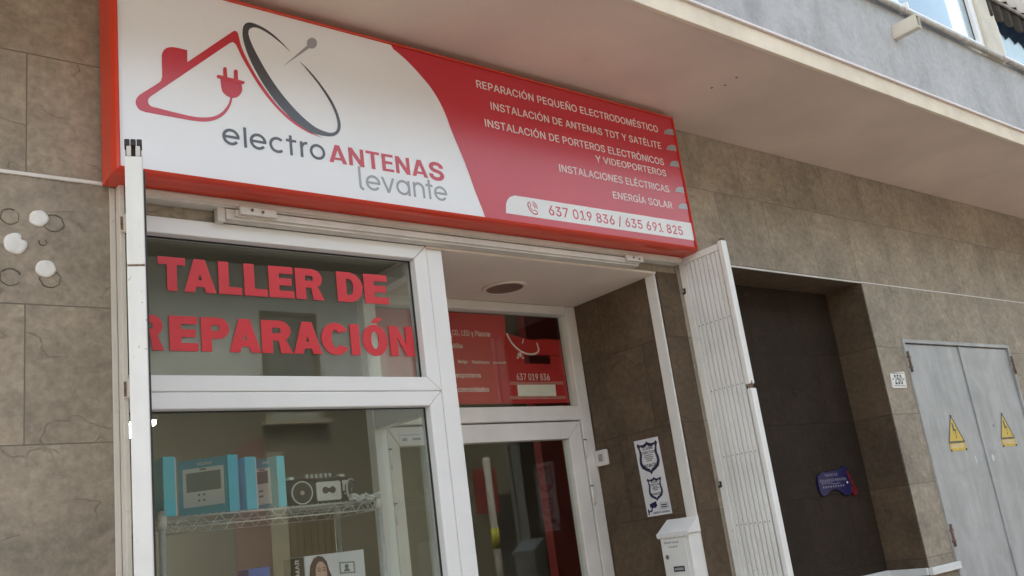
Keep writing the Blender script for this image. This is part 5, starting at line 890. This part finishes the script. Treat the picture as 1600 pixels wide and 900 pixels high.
for lab, xc in (('yellow high voltage warning triangle on the left metal door', 6.161), ('yellow high voltage warning triangle on the right metal door', 6.910)):
    wn = thing('warning_sign', lab, 'sign', (xc, .004, 1.81), 'yellow warning triangles on the metal doors')
    obj('triangle_plate', prism(B(), [(xc - .108, 1.862), (xc + .108, 1.862), (xc, 2.042)], DP, 0, .0018), 'yellow', wn)
    obj('triangle_border', ring(B(), [(xc - .112, 1.859), (xc + .112, 1.859), (xc, 2.047)], [(xc - .094, 1.870), (xc + .094, 1.870), (xc, 2.026)], DP, .0019, .0024), 'print_dark', wn)
    obj('bolt_symbol', prism(prism(B(), [(xc - .012, 1.990), (xc + .002, 1.990), (xc + .008, 1.948), (xc + .026, 1.948), (xc + .012, 1.9), (xc + .009, 1.9), (xc + .012, 1.935), (xc - .014, 1.935)], DP, .0019, .0024), [(xc + .004, 1.902), (xc + .018, 1.902), (xc + .008, 1.884)], DP, .0019, .0026), 'print_dark', wn)
    obj('caption_plate', prism(B(), [(xc - .108, 1.808), (xc + .108, 1.808), (xc + .108, 1.856), (xc - .108, 1.856)], DP, 0, .0018), 'yellow', wn)
    cp = B()
    for z in (1.842, 1.828):
        x = xc - .085
        while x < xc + .08: prism(cp, [(x, z), (x + .009, z), (x + .009, z + .008), (x, z + .008)], DP, .0019, .0022); x += .013
    obj('caption_print', cp, 'fascia', wn)
    for u, v in ((xc - .1, 1.812), (xc + .1, 1.812), (xc, 2.036)): obj('screw', prism(B(), circ(u, v, .007, 10), DP, .0019, .006), 'print_dark', wn)

# =================================================================== balcony front: spout and awning
tag(obj('drain_spout', boxes((4.945, 4.990, -.965, -.8155, 4.082, 4.092), (4.945, 4.951, -.965, -.8155, 4.0925, 4.165), (4.984, 4.990, -.965, -.8155, 4.0925, 4.165), (4.9515, 4.9835, -.965, -.8155, 4.157, 4.165)), 'pillar', bevel=.002), 'short pale drain spout sticking out of the grey balcony wall', 'spout')
aw = thing('awning', 'window awning with dark underside and white scalloped edge above the balcony', 'awning', (7.6, -.9, 4.6))
def valance(y, zt, zb, x0, x1, per, amp, mat, name, wav=.007):
    bm = B(); n = int((x1 - x0) / per * 12); A = []
    for i in range(n + 1):
        x = x0 + (x1 - x0) * i / n; ph = 2 * math.pi * (x - x0) / per
        yy = y + wav * math.sin(ph)
        zl = zb - amp * abs(math.sin(ph / 2)) ** .7
        A.append([bm.verts.new((x, yy + d, z)) for d in (0, .006) for z in (zl, zt)])
    for a, b_ in zip(A, A[1:]):
        bm.faces.new((a[0], b_[0], b_[1], a[1])); bm.faces.new((a[2], a[3], b_[3], b_[2])); bm.faces.new((a[0], a[2], b_[2], b_[0])); bm.faces.new((a[1], b_[1], b_[3], a[3]))
    return obj(name, bm, mat, aw, smooth=True)
valance(-.848, 5.1, 4.662, 6.30, 9.2, .155, .045, 'awn_dark', 'rear_valance')
valance(-.89, 5.2, 4.80, 6.50, 9.2, .155, .035, 'awn_white', 'front_valance', .012)
obj('awning_canopy', boxes((6.5, 9.2, -.875, -.86, 5.1, 5.11)), 'awn_dark', aw)
obj('awning_bar', tube(B(), [(6.40, -.868, 4.765), (9.2, -.868, 4.765)], .012), 'zinc', aw, smooth=True)

# =================================================================== window display
sh = thing('wire_shelf', 'chrome wire shelf rack standing behind the shop window', 'shelf rack', (1.57, .58, .05))
P4 = [(1.142, .40), (2.018, .40), (1.142, .76), (2.018, .76)]
for x, y in P4:
    p_ = obj('post', tube(B(), [(x, y, .05), (x, y, 1.872)], .0125, 12), 'chrome', sh, smooth=True)
    obj('post_collar', tube(tube(B(), [(x, y, 1.81), (x, y, 1.853)], .0165, 12), [(x, y, 1.29), (x, y, 1.33)], .0165, 12), 'upvc_old', p_, smooth=True)
for zt in (1.845, 1.395, .8):
    s_ = B()
    for y in (.395, .765):
        tube(s_, [(1.142, y, zt), (2.018, y, zt)], .0035, 6); tube(s_, [(1.142, y, zt - .036), (2.018, y, zt - .036)], .003, 6)
        n = 26; tube(s_, [(1.15 + .86 * i / n, y, zt - (.036 if i % 2 else 0)) for i in range(n + 1)], .0024, 6)
    for x in (1.142, 2.018):
        tube(s_, [(x, .395, zt), (x, .765, zt)], .0035, 6); tube(s_, [(x, .395, zt - .036), (x, .765, zt - .036)], .003, 6)
        n = 10; tube(s_, [(x, .40 + .36 * i / n, zt - (.036 if i % 2 else 0)) for i in range(n + 1)], .0024, 6)
    for i in range(34): x = 1.165 + i * .0253; tube(s_, [(x, .395, zt + .0055), (x, .765, zt + .0055)], .0018, 5)
    obj('wire_tray', s_, 'chrome', sh, smooth=True)
ZS = 1.853
def intercom_box(label, xl0, xl1, xr0, xr1, pa, pb, h, dev, scr, btn):
    """card display box: two upright sides and a set-back printed face between them"""
    t_ = thing('intercom_box', label, 'box', ((xl0 + xr1) / 2, .5, ZS), 'blue display boxes on the shelf')
    A_, B_ = Vector((*pa, 0)), Vector((*pb, 0)); U = (B_ - A_).normalized(); W = Vector((U.y, -U.x, 0)); L = (B_ - A_).length
    if W.y > 0: W = -W
    obj('box_side', boxes((xl0, xl1, .425, .60, ZS, ZS + h)), 'cyan', t_, bevel=.0015)
    obj('box_liner', boxes((xl1 + .0005, xl1 + .0055, .43, .60, ZS, ZS + h - .004)), 'white_card', t_)
    obj('box_side', prism(B(), [(xr0, .44), (xr1, .452), (xr1 + .05, .60), (xr0 + .02, .62)], HP, ZS, ZS + h), 'cyan', t_, bevel=.0015)
    pl_ = Plane(A_ + Vector((0, 0, ZS)), U, (0, 0, 1), W)
    obj('box_face', prism(B(), [(0, 0), (L, 0), (L, h - .002), (0, h - .002)], pl_, -.012, 0), 'cyan_dark', t_)
    (u0, u1, z0, z1) = dev
    dv_ = obj('printed_intercom', prism(B(), [(u0 * L, z0 * h), (u1 * L, z0 * h), (u1 * L, z1 * h), (u0 * L, z1 * h)], pl_, .0003, .0012), 'device', t_)
    (u0, u1, z0, z1) = scr
    obj('printed_screen', prism(B(), [(u0 * L, z0 * h), (u1 * L, z0 * h), (u1 * L, z1 * h), (u0 * L, z1 * h)], pl_, .0013, .0018), 'screen', dv_)
    bb = B()
    for i in (0, 1):
        for j in (0, 1): prism(bb, circ((btn + .10 * i) * L, (.26 + .10 * j) * h, .0045, 12), pl_, .0013, .0018)
    prism(bb, [((dev[0] + dev[1]) / 2 * L - .012, (dev[3] - .045) * h), ((dev[0] + dev[1]) / 2 * L + .012, (dev[3] - .045) * h), ((dev[0] + dev[1]) / 2 * L + .012, (dev[3] - .015) * h), ((dev[0] + dev[1]) / 2 * L - .012, (dev[3] - .015) * h)], pl_, .0013, .0018)
    obj('printed_buttons', bb, 'screen', dv_)
    obj('box_lettering', text(B(), 'GOLMAR', .40 * L, .70 * L, .875 * h, .011, pl_, .0003, .001, .02), 'device', t_)
    return t_
intercom_box('larger blue display box with a wide screen intercom, left on the wire shelf', 1.160, 1.203, 1.407, 1.452, (1.262, .565), (1.405, .445), .212, (.10, .93, .16, .83), (.17, .87, .42, .755), .42)
intercom_box('smaller blue display box with a narrow intercom beside the radio', 1.468, 1.510, 1.604, 1.642, (1.545, .52), (1.603, .445), .198, (-.0, .72, .10, .80), (.06, .62, .50, .74), .22)
# radio cassette player
rd = thing('radio_cassette', 'dark portable radio cassette player with round speakers on the wire shelf', 'radio', (1.83, .54, ZS))
rb = B(); n = 20
XS = [(1.672, .040), (1.685, .052), (1.72, .058), (1.83, .054), (1.92, .058), (1.965, .052), (1.985, .040)]
rs_ = []
for x, r_ in XS:
    rs_.append([rb.verts.new((x, .545 + r_ * .95 * math.cos(2 * math.pi * k / n), ZS + .0585 + r_ * math.sin(2 * math.pi * k / n))) for k in range(n)])
for a, b_ in zip(rs_, rs_[1:]):
    for k in range(n): rb.faces.new((a[k], a[(k + 1) % n], b_[(k + 1) % n], b_[k]))
rb.faces.new(rs_[0]); rb.faces.new(rs_[-1][::-1])
obj('body', rb, 'black', rd, smooth=True)
RP = front(.488)
RP2 = Plane((1.945, .492, 0), Vector((.80, .60, 0)), (0, 0, 1), Vector((.60, -.80, 0)))
for pl_, uc in ((RP, 1.727), (RP2, .012)):
    s_ = obj('speaker', prism(B(), circ(uc, ZS + .052, .042, 32), pl_, -.01, .001), 'black', rd)
    obj('speaker_rim', ring(B(), circ(uc, ZS + .052, .0455, 36), circ(uc, ZS + .052, .0415, 36), pl_, -.004, .003), 'silver', s_)
    obj('speaker_cone', prism(B(), circ(uc, ZS + .052, .009, 20), pl_, .0012, .003), 'zinc', s_)
cd = obj('cassette_door', prism(B(), [(1.793, ZS + .014), (1.893, ZS + .014), (1.898, ZS + .02), (1.898, ZS + .084), (1.892, ZS + .09), (1.794, ZS + .09), (1.788, ZS + .084), (1.788, ZS + .02)], RP, 0, .006), 'silver', rd, bevel=.002)
cw = B(); prism(cw, circ(1.827, ZS + .055, .014, 20), RP, .0062, .0068); prism(cw, circ(1.859, ZS + .055, .014, 20), RP, .0062, .0068 + .0002); prism(cw, [(1.827, ZS + .047), (1.859, ZS + .047), (1.859, ZS + .063), (1.827, ZS + .063)], RP, .0062, .0072)
obj('cassette_window', cw, 'black', cd)
obj('trim_panel', prism(prism(B(), [(1.908, ZS + .048), (1.932, ZS + .048), (1.932, ZS + .090), (1.908, ZS + .090)], RP, 0, .004), [(1.912, ZS + .040), (1.94, ZS + .012), (1.95, ZS + .018), (1.926, ZS + .042)], RP, 0, .004), 'silver', rd)
for i in range(6): obj('button', boxes((1.770 + i * .021, 1.778 + i * .021, .528, .545, ZS + .108, ZS + .128)), 'silver', rd, bevel=.0015)
obj('tuning_knob', prism(B(), circ(1.702, .535, .016, 20), HP, ZS + .1085, ZS + .120), 'silver', rd); obj('tuning_knob', prism(B(), circ(1.930, .535, .016, 20), HP, ZS + .1085, ZS + .120), 'silver', rd)
# cable lying at the front of the shelf
random.seed(11)
cb_ = [Vector((1.88 + .13 * i / 14 , .384 + .008 * math.sin(i * 1.7), 1.855 + .006 * math.sin(i * 1.1))) for i in range(15)]
cab = B(); tube(cab, cb_, .0055, 8); tube(cab, [p + Vector((.004, -.004, .011 + .003 * math.sin(k))) for k, p in enumerate(cb_)], .005, 8); tube(cab, [p + Vector((0, .006, .008 + .004 * math.cos(k * 2))) for k, p in enumerate(cb_)], .005, 8)
tag(obj('cable_bundle', cab, 'device', smooth=True), 'pale twisted cable bundle lying on the front edge of the wire shelf', 'cable')
# boxes on the lower shelf
ZL = 1.4025
ph = thing('monitor_carton', 'white carton printed with a smiling woman, on the lower shelf', 'carton', (1.84, .55, ZL))
CP = front(.50)
obj('carton', boxes((1.722, 1.988, .501, .62, ZL, 1.660)), 'white_card', ph, bevel=.002)
obj('carton_side', boxes((1.684, 1.7215, .503, .61, ZL, 1.6585)), 'black', ph, bevel=.002)
obj('side_lettering', text(B(), 'GOLMAR', 0, .12, 0, .018, Plane((1.7, .5025, 1.53), (0, 0, 1), (-1, 0, 0), (0, -1, 0)), .0002, .0006, .02), 'device', ph)
hr = obj('printed_hair', prism(B(), [(1.742, 1.52), (1.738, 1.575), (1.745, 1.622), (1.762, 1.648), (1.782, 1.656), (1.803, 1.650), (1.818, 1.630), (1.825, 1.600), (1.838, 1.565), (1.850, 1.54), (1.852, 1.52)], CP, -.0008, .0002), 'hair', ph)
fc = obj('printed_face', prism(B(), [(1.767, 1.605), (1.766, 1.58), (1.772, 1.558), (1.784, 1.543), (1.796, 1.54), (1.808, 1.548), (1.815, 1.565), (1.816, 1.59), (1.812, 1.615), (1.800, 1.632), (1.784, 1.634), (1.773, 1.624)], CP, .0003, .0008), 'skin', ph)
fe = B(); stroke(fe, [(1.776, 1.597), (1.782, 1.600), (1.788, 1.597)], .004, CP, .0009, .0012); stroke(fe, [(1.798, 1.597), (1.804, 1.600), (1.810, 1.597)], .004, CP, .0009, .0012); stroke(fe, [(1.774, 1.606), (1.782, 1.610), (1.789, 1.607)], .0025, CP, .0009, .0012); stroke(fe, [(1.797, 1.607), (1.804, 1.610), (1.811, 1.606)], .0025, CP, .0009, .0012)
obj('printed_eyes', fe, 'hair', fc); obj('printed_mouth', stroke(B(), [(1.782, 1.562), (1.789, 1.557), (1.797, 1.556), (1.806, 1.562)], .005, CP, .0009, .0012), 'plate', fc)
pm_ = obj('printed_monitor', ring(B(), [(1.872, 1.622), (1.942, 1.618), (1.942, 1.572), (1.872, 1.576)], [(1.878, 1.616), (1.936, 1.613), (1.936, 1.578), (1.878, 1.582)], CP, -.0008, .0004), 'print_grey', ph)
obj('printed_portrait', prism(prism(B(), circ(1.905, 1.602, .009, 16), CP, -.0008, .0003), [(1.890, 1.583), (1.920, 1.582), (1.914, 1.593), (1.897, 1.594)], CP, -.0008, .0002), 'screen', pm_)
tag(obj('blue_box', boxes((1.492, 1.578, .50, .60, ZL, 1.640)), 'blue', bevel=.002), 'small plain blue box on the lower shelf beside the white carton', 'box')

# =================================================================== across the street (seen mirrored in the glass)
ob = thing('opposite_building', 'tan rendered house across the street, mirrored in the shop window', 'building', (6, -8, 0))
OP = Plane((0, -8, 0), (1, 0, 0), (0, 0, 1), (0, 1, 0))
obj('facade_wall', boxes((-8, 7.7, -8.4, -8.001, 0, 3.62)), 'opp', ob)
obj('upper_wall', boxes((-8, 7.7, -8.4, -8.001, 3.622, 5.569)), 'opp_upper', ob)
obj('balcony_soffit', boxes((-8, 7.7, -8.4, -6.9, 5.57, 5.69)), 'opp_soffit', ob)
obj('roof', boxes((-8, 7.7, -12, -8.41, 5.3, 5.9)), 'opp_soffit', ob)
nb = thing('opposite_building', 'dark tan neighbouring house across the street, mirrored in the entrance glass', 'building', (14, -8, 0))
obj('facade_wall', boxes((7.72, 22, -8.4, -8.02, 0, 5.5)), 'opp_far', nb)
obj('eave', boxes((7.72, 22, -8.5, -7.6, 5.51, 5.62)), 'opp_soffit', nb)
for wx in (9.4, 12.2):
    w2 = obj('window', boxes((wx, wx + .9, -8.0195, -8.0, 1.1, 2.4)), 'dark_glass', nb)
    obj('window_frame', boxes((wx - .06, wx - .001, -8.0195, -7.98, 1.04, 2.46), (wx + .901, wx + .96, -8.0195, -7.98, 1.04, 2.46)), 'opp_pale', w2)
ow_ = obj('window', boxes((5.12, 5.80, -8.0005, -7.99, 3.52, 4.88)), 'closed_blind', ob)
obj('window_frame', boxes((5.06, 5.12, -8.0005, -7.97, 3.5, 4.94), (5.80, 5.86, -8.0005, -7.97, 3.5, 4.94), (5.1205, 5.7995, -8.0005, -7.97, 4.885, 4.94)), 'opp_pale', ow_)
obj('window_sill', boxes((5.0, 5.92, -8.0005, -7.86, 3.44, 3.498)), 'opp_pale', ow_)
obj('red_pilaster', prism(B(), [(4.58, .0), (5.02, .0), (5.02, 3.28), (4.86, 3.28), (4.70, 3.22), (4.58, 3.05)], OP, -.0005, .03), 'opp_red', ob)
obj('pale_pilaster', boxes((5.03, 5.26, -8.0005, -7.975, 0, 3.1)), 'opp_pale', ob)
shu = B()
for i in range(7): box(shu, 5.27 + i * .095, 5.355 + i * .095, -8.0005, -7.96, 0, 2.31)
obj('shutter', shu, 'shutter', ob)
obj('wall_base', boxes((-8, 4.575, -8.0005, -7.98, 0, 2.6)), 'opp_soffit', ob)
po = thing('sign_post', 'white and yellow street post with a red board, mirrored in the door glass', 'post', (6.77, -4.55, -.12))
obj('pole', tube(B(), [(6.77, -4.55, -.12), (6.77, -4.55, 2.62)], .045, 12), 'pole_white', po, smooth=True)
obj('yellow_band', tube(B(), [(6.77, -4.55, 1.58), (6.77, -4.55, 1.80)], .05, 12), 'pole_yellow', po, smooth=True)
obj('red_board', boxes((6.62, 6.93, -4.66, -4.60, 1.98, 2.50)), 'red_paint', po)
